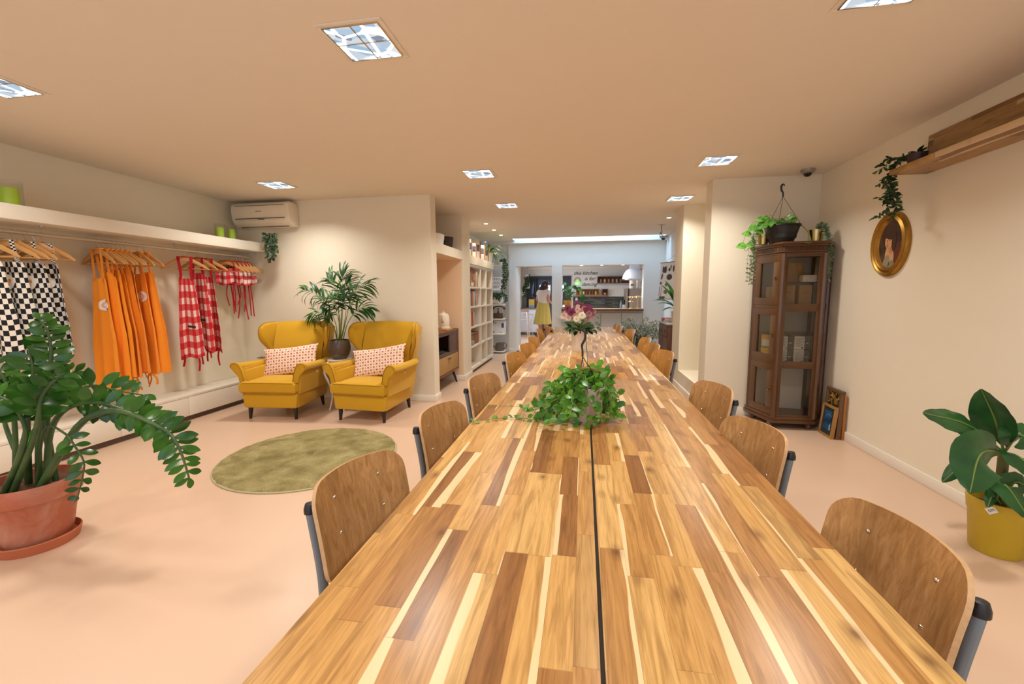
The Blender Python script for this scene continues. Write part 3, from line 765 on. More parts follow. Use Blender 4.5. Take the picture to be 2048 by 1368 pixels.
def make_apron(name, label, cat, kind, y, yaw, mat, strap, group, squeeze=1.0, fold=.02, nf=3.0, seed=0, dz=0.0, tails=2, badge=None, wlabel=False, x=-4.45, bw=None, twist=0.0):
    t=thing(name,label,cat,(x,y,1.9305),yaw,group)
    ol=outline(kind); zs=[a for a,_ in ol]
    rnd=random.Random(seed); ph=rnd.uniform(0,6)
    def hw(z):
        for (a,wa),(b,wb) in zip(ol[:-1],ol[1:]):
            if b<=z<=a:
                k=(a-z)/(a-b); return wa+(wb-wa)*k
        return ol[-1][1]
    zt,zb=zs[0]+dz,zs[-1]+dz
    def fn(u,v):
        z=zt+(zb-zt)*v; w=hw(z-dz)*squeeze; s=(u-.5)*2
        k=.25+.75*v; a=twist*v
        yy=fold*k*math.sin(nf*s*PI/2*1.3+ph)+fold*.5*k*math.sin(nf*2.3*s+ph*2)
        xx=s*w*(1-.05*v*math.cos(nf*s*2+ph))
        return (xx*math.cos(a)-yy*math.sin(a), yy*math.cos(a)+xx*math.sin(a), z+.012*math.sin(s*5+ph)*v)
    m=MB(); m.sheet(fn,40,44,.003); b=m.build('apron_body' if kind!='short' else 'garment_body',mat,t,ang=80)
    # neck strap over the hanger
    w0=ol[0][1]*squeeze*.86; m=MB(); sw=.014 if kind!='short' else .006
    for s in (-1,1):
        pts=bez([(s*w0,fn(.5+.43*s,0)[1],zt-.01),(s*w0*.85,0,zt+.06),(s*.06,0,-.086 if kind!='short' else -.09)],10)
        vs=[];fs=[];uv=[]
        for p in pts: vs+= [(p.x-sw,p.y-.010,p.z),(p.x+sw,p.y-.010,p.z),(p.x+sw,p.y-.013,p.z),(p.x-sw,p.y-.013,p.z)]
        for i in range(len(pts)-1):
            for k in range(4): fs.append((i*4+k,i*4+(k+1)%4,i*4+4+(k+1)%4,i*4+4+k)); uv.append([(k,i/10),(k+1,i/10),(k+1,(i+1)/10),(k,(i+1)/10)])
        m.add(vs,fs,0,uv)
    # loop across the top of the hanger
    m.box(-.07,.07,-.013,.013,-.092,-.084)
    m.build('neck_strap',strap,t)
    tm=M['orange'] if kind=='orange' else (M['whitetape'] if kind=='check' else M['redtape'])
    for i in range(tails):
        s=rnd.choice((-1,1))*rnd.uniform(.3,1); L=rnd.uniform(.10,.22) if kind!='short' else rnd.uniform(.25,.52)
        if kind in('check',): L+= .12
        z0=zb+.02 if kind!='red' else zb+.05
        pts=bez([(s*hw(zb-dz)*squeeze*.7,fold*rnd.uniform(-1,1)-.01,z0),(s*hw(zb-dz)*squeeze*.7+rnd.uniform(-.02,.02),rnd.uniform(-.02,.01),z0-L*.5),(s*hw(zb-dz)*squeeze*.66+rnd.uniform(-.03,.03),rnd.uniform(-.02,.01),z0-L)],8)
        MB().tube(pts,.0095 if kind!='short' else .007,6,flat=.2).build('tie_tape',tm,t)
    if kind in('check','orange') and badge:
        def patch(nm,mt,r,off,sx=1.0,cx=0,cz=0):
            mm=MB(); vs=[]; N=20
            for ring in range(0,5):
                for k in range(N):
                    a=2*PI*k/N; uu=badge[0]+(cx+r*ring/4*math.cos(a))/(2*ol[1][1]*squeeze)*.85*sx; vv=badge[1]+(cz+r*ring/4*math.sin(a))/(zt-zb)
                    p=Vector(fn(uu,vv)); vs.append((p.x,p.y-off,p.z))
            fs=[]
            for ring in range(4):
                for k in range(N):
                    k2=(k+1)%N; fs.append((ring*N+k,ring*N+k2,(ring+1)*N+k2,(ring+1)*N+k))
            mm.add(vs,fs); mm.build(nm,mt,t)
        patch('badge',M['badge'],.058,.012)
        if kind=='check':
            patch('badge_print',M['badge_o'],.014,.0136,cx=-.014,cz=-.006); patch('badge_print',M['badge_o'],.014,.0136,cx=.014,cz=-.010); patch('badge_print',M['badge_p'],.016,.0136,cz=.014)
        else: patch('badge_print',M['badge_p'],.036,.0132); patch('badge_print',M['badge'],.024,.0144)
    if wlabel:
        p=Vector(fn(.38,.60)); q=Vector(fn(.72,.60)); n_=MB(); d=(q-p).normalized()
        n_.add([p+Vector((0,-.016,.010)),q+Vector((0,-.016,.010)),q+Vector((0,-.016,-.014)),p+Vector((0,-.016,-.014))],[(0,1,2,3)]); n_.build('woven_label',M['label_b'],t)
    return t
HG=make_hanger(); hfirst=[True]
def hang(y,yaw,lab,x=-4.45):
    if hfirst[0]:
        hfirst[0]=False; HG.location=(x,y,1.9155); HG.rotation_euler=(0,0,yaw); HG['label']=lab; return HG
    return dup(HG,(x,y,1.9155),yaw,lab)
def ry(px): return W(px,470+.1*px,x=-4.45).y
# black and white checked aprons, at the left edge
for i,(px,yaw,sq,fo,lab) in enumerate(((-40,24,.72,.03,'partly cut by the left edge of the picture'),(4,24,.76,.03,'with a round badge, at the left picture edge'),(50,16,.82,.025,'facing out with a whole round badge on its bib'),(84,20,.68,.035,'outermost at the right of its group'))):
    make_apron('checked_apron','black and white checked apron '+lab,'apron','check',ry(px),R(yaw),M['bw'],M['bwstrap'],'black and white checked aprons',sq,fo,3,seed=i+3,dz=.0,tails=3,badge=(.5,.20))
    hang(ry(px),R(yaw),'wooden hanger of the checked apron '+lab)
hang(ry(24),R(26),'empty wooden hanger between the checked aprons')
hang(ry(68),R(46),'wooden hanger jutting out farthest to the right among the checked aprons')
# orange aprons
op=[193,204,213,222,232,241,250,275,287]
words=['front one on the left of its group','second from the left of the group','third from the left of the group','fourth from the left, deep in the folds','fifth from the left, deep in the folds','sixth from the left of the group','seventh from the left, just before the gap','with a whole pink badge, after the gap','last on the right of its group']
for i,px in enumerate(op):
    yaw=R((-6,4,0,6,2,8,2,-8,2)[i])
    make_apron('orange_apron','plain orange apron, '+words[i],'apron','orange',ry(px),yaw,M['orange'],M['orange'],'orange aprons on the rail',(.72,.58,.62,.58,.64,.60,.66,.62,.66)[i],.034,3.2,seed=20+i,dz=(-.06,.0,-.04,.03,.0,.05,.03,0,.02)[i],tails=2,badge=(.72,.24) if i==0 else ((.55,.22) if i==7 else None),twist=R((0,4,0,8,3,6,5,0,4)[i]))
    hang(ry(px),yaw,'wooden hanger of the orange apron, '+words[i])
# red gingham aprons
for i,(px,yaw,sq,lab) in enumerate(((368,50,.58,'turned sideways at the left of its group'),(394,12,.60,'in the middle with a black woven label'),(412,24,.5,'on the right of its group'))):
    make_apron('gingham_apron','red and white gingham apron '+lab,'apron','red',ry(px),R(yaw),M['ging'],M['redtape'],'red gingham aprons',sq,.02,2.4,seed=50+i,dz=(-.07,.0,-.04)[i],tails=2,wlabel=i<2)
    hang(ry(px),R(yaw),'wooden hanger of the gingham apron '+lab)
sp=[451,459,467,474,480,486]; sw=['leftmost with a small badge','second from the left','third from the left','fourth from the left','fifth from the left','rightmost by the armchair wing']
for i,px in enumerate(sp):
    make_apron('half_apron','short red gingham half apron with long ties, '+sw[i],'apron','short',ry(px),R(14+5*i),M['ging_s'],M['redtape'],'short gingham half aprons',.85,.02,2.6,seed=70+i,dz=.02,tails=(2,1,2,2,1,2)[i])
    hang(ry(px),R(14+5*i),'wooden hanger of the short half apron, '+sw[i])

# air conditioner on the back wall
ac=thing('air_conditioner','white wall air conditioner high in the left corner above the candles','air conditioner',(-4.17,5.198,2.30))
m=MB(); prf=[(0,.0),(-.10,.0),(-.165,.045),(-.195,.10),(-.205,.20),(-.200,.275),(-.17,.305),(0,.305)]
m.prism(prf,-.42,.42,lambda a,b,h:(h,a,b)); m.build('housing',M['offwhite'],ac,bevel=.012,bseg=3)
M['slot']=P('dark_slot',(84,70,50),.6)
MB().box(-.36,.36,-.2065,-.19,.262,.268).build('intake_slot',M['slot'],ac)
MB().box(-.36,.36,-.2055,-.18,.098,.106).build('panel_gap',M['slot'],ac)
m=MB(); m.prism([(-.188,.088),(-.192,.083),(-.122,.016),(-.116,.022)],-.355,.355,lambda a,b,h:(h,a,b)); m.build('louvre_flap',M['offwhite'],ac,bevel=.001)
m=MB(); m.prism([(-.117,.010),(-.109,.003),(-.105,.003),(-.105,.012)],-.355,.355,lambda a,b,h:(h,a-.003,b)); m.build('outlet_gap',M['slot'],ac)
MB().box(-.05,.03,-.2095,-.20,.190,.195).build('badge_strip',M['slot'],ac)
MB().box(-.03,.06,-.2010,-.19,.086,.092).build('display',M['slot'],ac)
# double socket on the back wall
so=thing('wall_socket','grey double power socket on the wall behind the left armchair','socket',tuple(W(524,714,y=5.199)))
MB().box(-.075,.075,-.012,0,-.04,.04).build('plate',P('grey_socket',(120,116,108),.4,.3),so,bevel=.003)
for x in (-.037,.037): MB().lathe([(.001,0),(.021,0),(.021,.003),(.018,.003)],seg=20,cap=False).build('outlet',M['black'],so); so.children[-1].location=(x,-.0125,0); so.children[-1].rotation_euler=(R(90),0,0)
# ================================================================ right side of the room
M['darkwood']=grain_wood('dark_walnut_stained_wood',(74,46,22),(112,72,36),(22,22,1.4),.36,.2)
M['kraft']=P('kraft_card',(190,146,102),.8,vs=40,bump=.05)
M['thinglass']=thin_glass('pane_glass',(.86,.85,.82))
M['brass']=P('aged_brass',(186,164,110),.28,1,vs=40,var=.15)
M['brassdark']=P('dark_brass_ring',(110,84,40),.35,1)
cab=thing('display_cabinet','tall dark wood corner display cabinet with glazed doors and carved cornice','cabinet',(0,0,0))
A=Vector((1.845,5.06,0)); B=Vector((1.945,4.635,0)); Cc=Vector((2.32,4.635,0)); Dd=Vector((2.445,4.80,0)); Ee=Vector((2.445,5.10,0)); Ff=Vector((1.845,5.10,0))
DW=M['darkwood']
def seg_prism(m, p, q, off0, off1, z0, z1, t0=0, t1=1):
    """bar along the edge p->q, from off0 (inside) to off1 (outside)"""
    d=(q-p); L=d.length; d=d/L; n=Vector((d.y,-d.x,0)); a=p+d*t0*L if t0 else p; b=p+d*(t1*L if t1!=1 else L)
    pts=[a+n*off0,b+n*off0,b+n*off1,a+n*off1]
    m.add([(*x.xy,z0) for x in pts]+[(*x.xy,z1) for x in pts],[(3,2,1,0),(4,5,6,7),(0,1,5,4),(1,2,6,5),(2,3,7,6),(3,0,4,7)])
def poly(off,z0,z1,name,mat,bev=.003):
    c=Vector((2.16,4.9,0)); P0=[A,B,Cc,Dd,Ee,Ff]; out=[]
    n=len(P0)
    for i in range(n):
        a,b,d=P0[i-1],P0[i],P0[(i+1)%n]; e1=(b-a).normalized(); e2=(d-b).normalized()
        n1=Vector((e1.y,-e1.x,0)); n2=Vector((e2.y,-e2.x,0)); k=(n1+n2); k=k/max(.35,k.length_squared/2)
        q=b+k*off; q.x=min(q.x,2.473); q.y=min(q.y,5.128) ; out.append((q.x,q.y))
    m=MB(); m.prism(out,z0,z1,lambda a,b,h:(a,b,h)); return m.build(name,mat,cab,bevel=bev)
for off,z0,z1 in ((.022,.065,.095),(.012,.095,.130)): poly(off,z0,z1,'plinth',DW)
for off,z0,z1 in ((.006,1.775,1.80),(.016,1.80,1.815),(.008,1.815,1.858),(.022,1.858,1.878),(.036,1.878,1.90)): poly(off,z0,z1,'cornice',DW)
# dentils under the cornice
m=MB()
for p,q in ((A,B),(B,Cc)):
    d=q-p; k=int(d.length/.017)
    for i in range(k):
        t0=(i+.2)/k; t1=(i+.75)/k; a=p.lerp(q,t0); b=p.lerp(q,t1)
        seg_prism(m,a,b,.004,.013,1.818,1.852)
o=m.build('dentil_band',DW,cab); 
# corner posts
for p in (A,B,Cc,Dd):
    m=MB(); w=.026; 
    m.lathe([(w,.12),(w,1.785)],c=(p.x+(.012 if p is A else 0),p.y,0),seg=8); m.build('post',DW,cab)
MB().box(2.42,2.444,5.07,5.10,.12,1.78).build('post',DW,cab); MB().box(1.845,1.87,5.075,5.10,.12,1.78).build('post',DW,cab)
# horizontal rails: front and side
RZ=((.120,.150),(.634,.706),(1.214,1.289),(1.755,1.79))
for p,q in ((B,Cc),(Cc,Dd)):
    for z0,z1 in RZ:
        m=MB(); seg_prism(m,p,q,-.022,.004,z0,z1); m.build('rail',DW,cab,bevel=.002)
    for t0,t1 in ((0,.13),(.87,1)) if p is B else ():
        m=MB(); seg_prism(m,p.lerp(q,t0),p.lerp(q,t1),-.020,.003,.13,1.785); m.build('stile',DW,cab,bevel=.002)
    m=MB(); seg_prism(m,p,q,-.012,-.009,.14,1.77); m.build('glass_pane',M['thinglass'],cab)
# three glazed doors on the left face
dn=['lower','middle','upper']
for i,(z0,z1) in enumerate(((.135,.665),(.690,1.235),(1.275,1.775))):
    dr=None; d=(B-A)
    m=MB(); a=A.lerp(B,.07); b=A.lerp(B,.93)
    seg_prism(m,a,b,-.012,.010,z0,z0+.075); seg_prism(m,a,b,-.012,.010,z1-.065,z1)
    seg_prism(m,a,A.lerp(B,.26),-.012,.010,z0+.075,z1-.065); seg_prism(m,A.lerp(B,.72),b,-.012,.010,z0+.075,z1-.065)
    dr=m.build('door',DW,cab,bevel=.002)
    m=MB(); seg_prism(m,A.lerp(B,.25),A.lerp(B,.73),-.004,-.001,z0+.07,z1-.06); m.build('glass_pane',M['thinglass'],dr)
    n=Vector((d.y,-d.x,0)).normalized(); k=A.lerp(B,.82)+n*.016; zz=(z0+z1)/2+(.02 if i<2 else .03)
    ring=[k+n*.006*0+d.normalized()*.015*math.sin(x)+Vector((0,0,zz-.012-.015*math.cos(x))) for x in [R(30*j) for j in range(13)]]
    MB().tube(ring,.003,6).build('ring_pull',M['brassdark'],dr)
    MB().tube([A.lerp(B,.82)+n*.010+Vector((0,0,zz)),k+Vector((0,0,zz))+n*.006],[.009,.005],10).build('pull_mount',M['brassdark'],dr)
for i,z0 in ((0,.665),(1,1.235)):
    m=MB(); seg_prism(m,A.lerp(B,.04),A.lerp(B,.96),-.016,.006,z0,z0+(.025 if i==0 else .04)); m.build('rail',DW,cab,bevel=.002)
# floor, glass shelves, back
out=[(p.x,p.y) for p in (A+Vector((.01,0,0)),B+Vector((0,.01,0)),Cc+Vector((0,.01,0)),Dd,Ee,Ff)]
MB().prism(out,.128,.142,lambda a,b,h:(a,b,h)).build('cabinet_floor',DW,cab)
for z in (.662,1.25): MB().prism(out,z,z+.012,lambda a,b,h:(a,b,h)).build('shelf',DW,cab)
for z in (.97,1.50): MB().prism([(2.16+(a-2.16)*.94,4.9+(b-4.9)*.9) for a,b in out],z,z+.006,lambda a,b,h:(a,b,h)).build('glass_shelf',M['thinglass'],cab)
for (x,y) in ((1.93,4.68),(2.30,4.68),(1.90,5.03),(2.40,5.03)):
    MB().lathe([(.012,0),(.030,.008),(.036,.03),(.026,.055),(.018,.066)],c=(x,y,0),seg=18).build('bun_foot',DW,cab)
# things inside
M['print']=P('grey_print',(120,112,104),.7); M['paper']=P('white_card',(232,228,220),.7,var=.02); M['yellowp']=P('yellow_print',(226,176,50),.6,vs=60,var=.3)
M['greybox']=P('grey_box',(112,108,102),.6)
def kbox(name,label,cat,x,y,z,w,d,h,rz,mat,group=None,marks=()):
    t=thing(name,label,cat,(x,y,z),R(rz),group)
    MB().box(-w/2,w/2,-d/2,d/2,0,h).build('body',mat,t,bevel=.002)
    for (mn,mm,a,b,c,e) in marks: MB().box(a*w/2,b*w/2,-d/2-.0015,-d/2+.001,c*h,e*h).build(mn,mm,t)
    return t
pm=(('printed_mark',M['print'],-.35,.35,.62,.66),('printed_mark',M['print'],-.15,.25,.40,.42))
kbox('paper_bag','kraft paper card with dark handwriting, upper left behind the small door','bag',1.975,4.95,1.262,.085,.03,.20,-25,M['kraft'],None,pm)
kbox('kraft_box','left of two kraft boxes in the upper front pane','box',2.065,4.80,1.262,.125,.07,.215,0,M['kraft'],'kraft boxes in the cabinet',pm)
kbox('kraft_box','right of two kraft boxes in the upper front pane','box',2.225,4.80,1.262,.12,.07,.215,0,M['kraft'],'kraft boxes in the cabinet',pm)
kbox('paper_bag','wide kraft bag on the glass shelf, top compartment','bag',2.11,4.86,1.506,.21,.08,.20,4,M['kraft'])
kbox('pale_box','pale cream box at the top right of the cabinet','box',2.23,4.80,1.62,.13,.08,.07,0,M['paper'],None)
D.objects['pale_box'].location.z=1.506; D.objects['pale_box'].location.y=4.75
for k,z in enumerate((.674,.816)):
    s='upper' if k else 'lower'
    kbox('card_box','yellow box with a hand drawing, '+s+' one behind the middle door','box',1.955,4.95,z,.085,.03,.135,-28,M['yellowp'],'yellow picture boxes',(('picture',M['paper'],-.75,.9,.1,.62),))
    kbox('card_box','dark grey box, '+s+' one at the left in the middle pane','box',2.115,4.79,z,.055,.05,.138,0,M['greybox'],'grey boxes in the cabinet',(('printed_mark',M['paper'],-.5,.5,.45,.5),))
    kbox('card_box','dark grey box, '+s+' one at the right in the middle pane','box',2.275,4.79,z,.045,.05,.138,0,M['greybox'],'grey boxes in the cabinet',(('printed_mark',M['paper'],-.5,.5,.45,.5),))
    mk=tuple(('text_line',M['print'],-.8,.8 if j%3 else .2,.25+.075*j,.25+.075*j+.02) for j in range(9))+(('seal',M['print'],.35,.75,.08,.2),)
    kbox('text_card','white text card, '+s+' left one in the middle pane','card',2.055,4.755,z,.055,.02,.138,0,M['paper'],'white text cards in the cabinet',mk)
    kbox('text_card','white text card, '+s+' wide one in the middle pane','card',2.195,4.755,z,.095,.02,.138,0,M['paper'],'white text cards in the cabinet',mk)
kbox('white_board','tall pale board standing in the lowest compartment','board',2.23,4.95,.143,.22,.012,.44,-8,M['paper'])

# framed pictures leaning on the wall by the cabinet foot
M['goldframe']=grain_wood('worn_gilt_frame',(150,106,52),(196,150,84),(30,30,30),.4)
M['brownframe']=grain_wood('brown_frame_wood',(96,66,44),(128,94,64),(30,30,30),.45)
M['orangeframe']=grain_wood('orange_pine_frame',(168,104,44),(190,124,58),(6,20,20),.45)
def frame(name,label,p0,p1,h,depth,lean,fm,pic,fw=.03):
    """picture standing on the floor along p0->p1 (front bottom edge), leaning back"""
    p0=Vector(p0); p1=Vector(p1); d=(p1-p0).normalized(); w=(p1-p0).length; n=Vector((d.y,-d.x,0)) # towards viewer
    t=thing(name,label,'picture frame',p0)
    t.rotation_mode='QUATERNION'
    X=d; Y=-n; Z=Vector((0,0,1)); Rm=Matrix((X,Y,Z)).transposed()
    t.rotation_quaternion=(Rm@Matrix.Rotation(-lean,3,'X')).to_quaternion()
    m=MB(); m.box(0,w,0,depth,0,fw); m.box(0,w,0,depth,h-fw,h); m.box(0,fw,0,depth,fw,h-fw); m.box(w-fw,w,0,depth,fw,h-fw); m.build('frame',fm,t,bevel=.003)
    MB().box(fw,w-fw,.010,.014,fw,h-fw).build('picture',pic,t)
    return t
def painted(name,stops,sc):
    t=NT(name); n=t.noise(t.obj(),sc,4,.6,1.5); col=t.ramp(n,[(p,lin(c)) for p,c in stops]); t.L(col,t.b.inputs['Base Color']); t.b.inputs['Roughness'].default_value=.5; return t.mat
M['bluepic']=painted('blue_glass_picture',[(.3,(20,40,62)),(.5,(40,84,124)),(.62,(90,140,180)),(.7,(220,232,240))],9)
M['yelpic']=painted('dark_yellow_picture',[(.35,(30,22,14)),(.5,(60,44,20)),(.58,(196,150,56)),(.7,(160,120,40))],14)
M['mat_g']=P('dark_green_mount',(44,56,58),.5)
fr=frame('framed_picture','small gilt frame with a blue picture, front one by the cabinet foot',(2.352,4.60,0),(2.345,4.365,0),.31,.030,R(5),M['goldframe'],M['mat_g'],.022)
w=.235; MB().box(.055,w-.055,.006,.012,.07,.25).build('blue_print',M['bluepic'],fr)
frame('framed_picture','brown box frame with a dark yellow picture, behind the small blue one',(2.394,4.62,0),(2.390,4.36,0),.47,.036,R(2.5),M['brownframe'],M['yelpic'],.03)
# (plain board, right behind)
tag(bx('pine_board',M['orangeframe'],2.438,2.457,4.355,4.56,0,.43,bevel=.001),'orange pine board edge standing last against the wall','board')

# dome cameras
M['camgrey']=P('camera_grey',(150,142,134),.35,.3); M['smoke']=P('smoked_dome',(30,26,26),.1,.1)
def dome(label,x,y,z,s=1.0):
    t=thing('dome_camera',label,'security camera',(x,y,z))
    MB().lathe([(.001,0),(.066*s,0),(.066*s,-.012*s),(.058*s,-.030*s),(.044*s,-.040*s),(.001,-.040*s)][::-1],seg=32).build('housing',M['camgrey'],t)
    MB().lathe([(.001,-.072*s),(.018*s,-.069*s),(.032*s,-.058*s),(.038*s,-.040*s)],seg=28).build('dome',M['smoke'],t)
q=W(1616,340,z=2.645); dome('grey dome camera on the ceiling above the corner cabinet',q.x,q.y,CEIL)
q=W(1325,478,y=9.9); dome('grey dome camera in the far corner over the hatch',q.x,9.80,2.645,1.2)
# ceiling hook
q=W(1323,449,z=CEIL); t_=thing('ceiling_hook','dark ceiling hook on a plate before the far dome camera','hook',(q.x,q.y,CEIL))
MB().box(-.06,.06,-.004,.004,-.004,0).build('plate',M['black'],t_)
MB().tube(bez([(0,0,0),(.0,0,-.09),(.015,0,-.14),(-.02,0,-.17),(-.015,0,-.23)],14),.006,6).build('hook',M['brassdark'],t_)
MB().tube([(-.018,0,-.13),(.03,0,-.22)],.006,6).build('hook_arm',M['brassdark'],t_)

# wooden shelf on the right wall
ws=thing('wall_shelf','long acacia shelf high on the right wall with an upright board behind','shelf',(0,0,0))
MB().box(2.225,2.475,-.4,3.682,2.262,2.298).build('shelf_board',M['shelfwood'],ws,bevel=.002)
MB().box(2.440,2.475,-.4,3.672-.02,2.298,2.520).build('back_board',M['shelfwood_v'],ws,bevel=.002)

# oval gilt portrait
M['gilt']=P('gilt_moulding',(166,124,52),.36,.8,vs=50,var=.25,bump=.1,bs=80)
ov=thing('oval_portrait','oval gilt frame with a dark child portrait on the right wall','painting',(2.475,3.985,1.79))
def oval(ry_,rz_,x,n=48): return [(x,ry_*math.cos(2*PI*k/n),rz_*math.sin(2*PI*k/n)) for k in range(n)]
m=MB(); prof=[(.262,0),(.262,-.020),(.250,-.034),(.238,-.030),(.230,-.022),(.220,-.026),(.208,-.032),(.198,-.024),(.190,-.010),(.186,-.006)]
vs=[];fs=[];N=56
for (r,x) in prof: vs+=[(x,(r-.048)*math.cos(2*PI*k/N),r*math.sin(2*PI*k/N)) for k in range(N)]
for i in range(len(prof)-1):
    for k in range(N): fs.append((i*N+k,i*N+(k+1)%N,(i+1)*N+(k+1)%N,(i+1)*N+k))
m.add(vs,fs); m.build('frame',M['gilt'],ov,ang=30)
def canvas():
    t=NT('dark_portrait_ground'); n=t.noise(t.obj(),7,3,.6,1); t.L(t.ramp(n,[(.3,lin((44,30,22))),(.6,lin((84,62,48))),(.8,lin((104,82,66)))]),t.b.inputs['Base Color']); t.b.inputs['Roughness'].default_value=.4; return t.mat
m=MB(); o_=oval(.142,.190,-.006); m.add([(-.006,0,0)]+o_,[(0,1+k,1+(k+1)%48) for k in range(48)]); m.build('canvas',canvas(),ov)
def blob(name,col,cy,cz,ry_,rz_,x,rot=0,n=26,wob=0,pts=None):
    cy*=1.2; cz=cz*1.2-.0; ry_*=1.22; rz_*=1.22
    m=MB()
    if pts is None: pts=[(ry_*math.cos(2*PI*k/n)*(1+wob*math.sin(5*2*PI*k/n)),rz_*math.sin(2*PI*k/n)*(1+wob*math.cos(3*2*PI*k/n))) for k in range(n)]
    c,s_=math.cos(rot),math.sin(rot); vs=[(x,cy-(a*c-b*s_)*-1,cz+a*s_+b*c) for a,b in pts]
    m.add([(x,cy,cz)]+vs,[(0,1+k,1+(k+1)%len(vs)) for k in range(len(vs))]); return m.build(name,P('paint_'+name,col,.5,vs=30,var=.2),ov)
# seen from the room, +y is left
blob('hair',(70,38,22),.005,.055,.082,.075,-.0066,wob=.05)
blob('shoulder',(92,44,34),-.055,-.085,.055,.085,-.0068,rot=.2)
blob('chest',(206,158,112),.005,-.085,.042,.080,-.0072,rot=-.1)
blob('shirt',(150,140,112),.030,-.125,.030,.055,-.0075,rot=.25); blob('shirt',(140,128,98),-.02,-.145,.03,.035,-.0075)
blob('neck',(186,130,86),-.008,-.028,.024,.035,-.0078)
blob('face',(214,158,110),.018,.022,.036,.046,-.0082,rot=.15)
blob('hair_lock',(72,40,24),-.030,.012,.020,.060,-.0084); blob('fringe',(64,34,20),.004,.062,.058,.030,-.0089,rot=.15)
blob('eye',(40,22,16),.032,.026,.006,.003,-.009); blob('eye',(40,22,16),.008,.026,.006,.003,-.009); blob('nose',(190,126,84),.030,.010,.004,.011,-.0092); blob('lips',(158,70,56),.026,-.010,.009,.004,-.0092)

# dresser beside the far wall, poster, things on it
M['pine']=grain_wood('brown_stained_pine',(96,62,44),(128,86,62),(16,16,1.2),.45)
M['pineside']=M['pine']
ds=thing('dresser','brown wooden dresser with two drawers and two doors by the far right wall','dresser',(1.40,7.45,0))
MB().box(.012,.39,.0,.84,.04,.865).build('body',M['pine'],ds,bevel=.003)
MB().box(-.015,.395,-.02,.86,.865,.892).build('top',P('pale_dresser_top',(190,180,166),.4),ds,bevel=.004)
for i,(a,b) in enumerate(((.03,.41),(.43,.81))):
    d=MB().box(-.004,.014,a,b,.665,.845).build('drawer',M['pine'],ds,bevel=.004)
    MB().tube([(-.012,(a+b)/2-.04,.755),(-.022,(a+b)/2,.750),(-.012,(a+b)/2+.04,.755)],.007,8).build('handle',M['black'],d)
    d=MB().box(-.004,.014,a,b,.07,.645).build('door',M['pine'],ds,bevel=.004)
    MB().box(-.007,-.003,a+.06,b-.06,.13,.585).build('door_panel',M['pine'],d,bevel=.003)
    k=MB().lathe([(.001,0),(.012,.002),(.014,.012),(.001,.018)],seg=12).build('knob',M['brass'],d); k.location=(-.006,b-.03 if i==0 else a+.03,.36); k.rotation_euler=(0,R(-90),0)
M['rred']=P('red_book_cover',(186,58,60),.5); M['rblue']=P('blue_book_cover',(80,110,170),.5)
def flatbook(label,x,y,z,w,d,h,rz,mat,group):
    t=thing('book',label,'book',(x,y,z),R(rz),group); MB().box(-w/2,w/2,-d/2,d/2,0,h).build('cover',mat,t,bevel=.0015)
    MB().box(-w/2+.002,w/2+.001,-d/2-.001,d/2-.004,.003,h-.003).build('pages',M['paper'],t); return t
flatbook('blue book lying lowest on the dresser top',1.50,8.05,.892,.16,.22,.03,0,M['rblue'],'books lying on the dresser')
flatbook('pink and red book lying on the blue one on the dresser',1.50,8.05,.922,.15,.21,.035,5,M['rred'],'books lying on the dresser')
# poster hanging before the corner
po=thing('wall_poster','white hanging poster with dark kitchen utensil drawings on a cord','poster',(0,0,0))
TL=W(1322,526,y=9.15); TR=Vector((1.795,8.75,TL.z+.0)); BL=W(1316,598,y=9.15); zb=BL.z
dv=(TR-TL); dv.z=0
M['posterp']=P('poster_paper',(246,245,244),.7,var=.02); M['rodw']=P('thin_wood_rod',(150,112,84),.5)
BLp=Vector((BL.x,BL.y,zb))
m=MB(); m.add([TL,TL+dv,BLp+dv,BLp,TL+Vector((.002,.003,0)),TL+dv+Vector((.002,.003,0)),BLp+dv+Vector((.002,.003,0)),BLp+Vector((.002,.003,0))],[(0,1,2,3),(7,6,5,4),(0,3,7,4),(0,4,5,1),(1,5,6,2),(2,6,7,3)]); m.build('sheet',M['posterp'],po)
for q in (TL,BLp): MB().tube([q-dv*.03+Vector((-.003,-.004,0)),q+dv+Vector((-.003,-.004,0))],.008,8).build('rod',M['rodw'],po)
MB().tube([TL+dv*.25,TL+dv*.93+Vector((0,-.01,.16)),TL+dv],.003,6).build('cord',M['rodw'],po)
def ink(pts,mat=None):
    m=MB(); nrm=Vector((dv.y,-dv.x,0)).normalized()*.004; H_=BLp-TL
    v=[TL+dv*a+H_*b+nrm for a,b in pts]; c=sum(v,Vector())/len(v); m.add([c]+v,[(0,1+k,1+(k+1)%len(v)) for k in range(len(v))])
    m.build('drawing',mat or M['inkd'],po)
M['inkd']=P('ink_drawing',(72,66,66),.7); M['inkb']=P('brown_drawing',(140,116,98),.7)
def el(cx,cy,rx,ry2,rot=0): return [(cx+rx*math.cos(a)*math.cos(rot)-ry2*math.sin(a)*math.sin(rot),cy+rx*math.cos(a)*math.sin(rot)+ry2*math.sin(a)*math.cos(rot)) for a in [2*PI*k/14 for k in range(14)]]
ink([(.15,.10),(.25,.13),(.36,.09),(.40,.22),(.36,.28),(.20,.28),(.14,.24)]); ink(el(.56,.20,.06,.05)); ink(el(.64,.13,.03,.05)); ink(el(.80,.18,.05,.09)); ink(el(.58,.40,.16,.08)); ink(el(.14,.38,.04,.09,.3)); ink(el(.10,.56,.06,.035)); ink(el(.45,.60,.10,.05),M['inkb']); ink(el(.42,.80,.12,.06),M['inkb']); ink(el(.75,.78,.09,.10),M['inkb'])
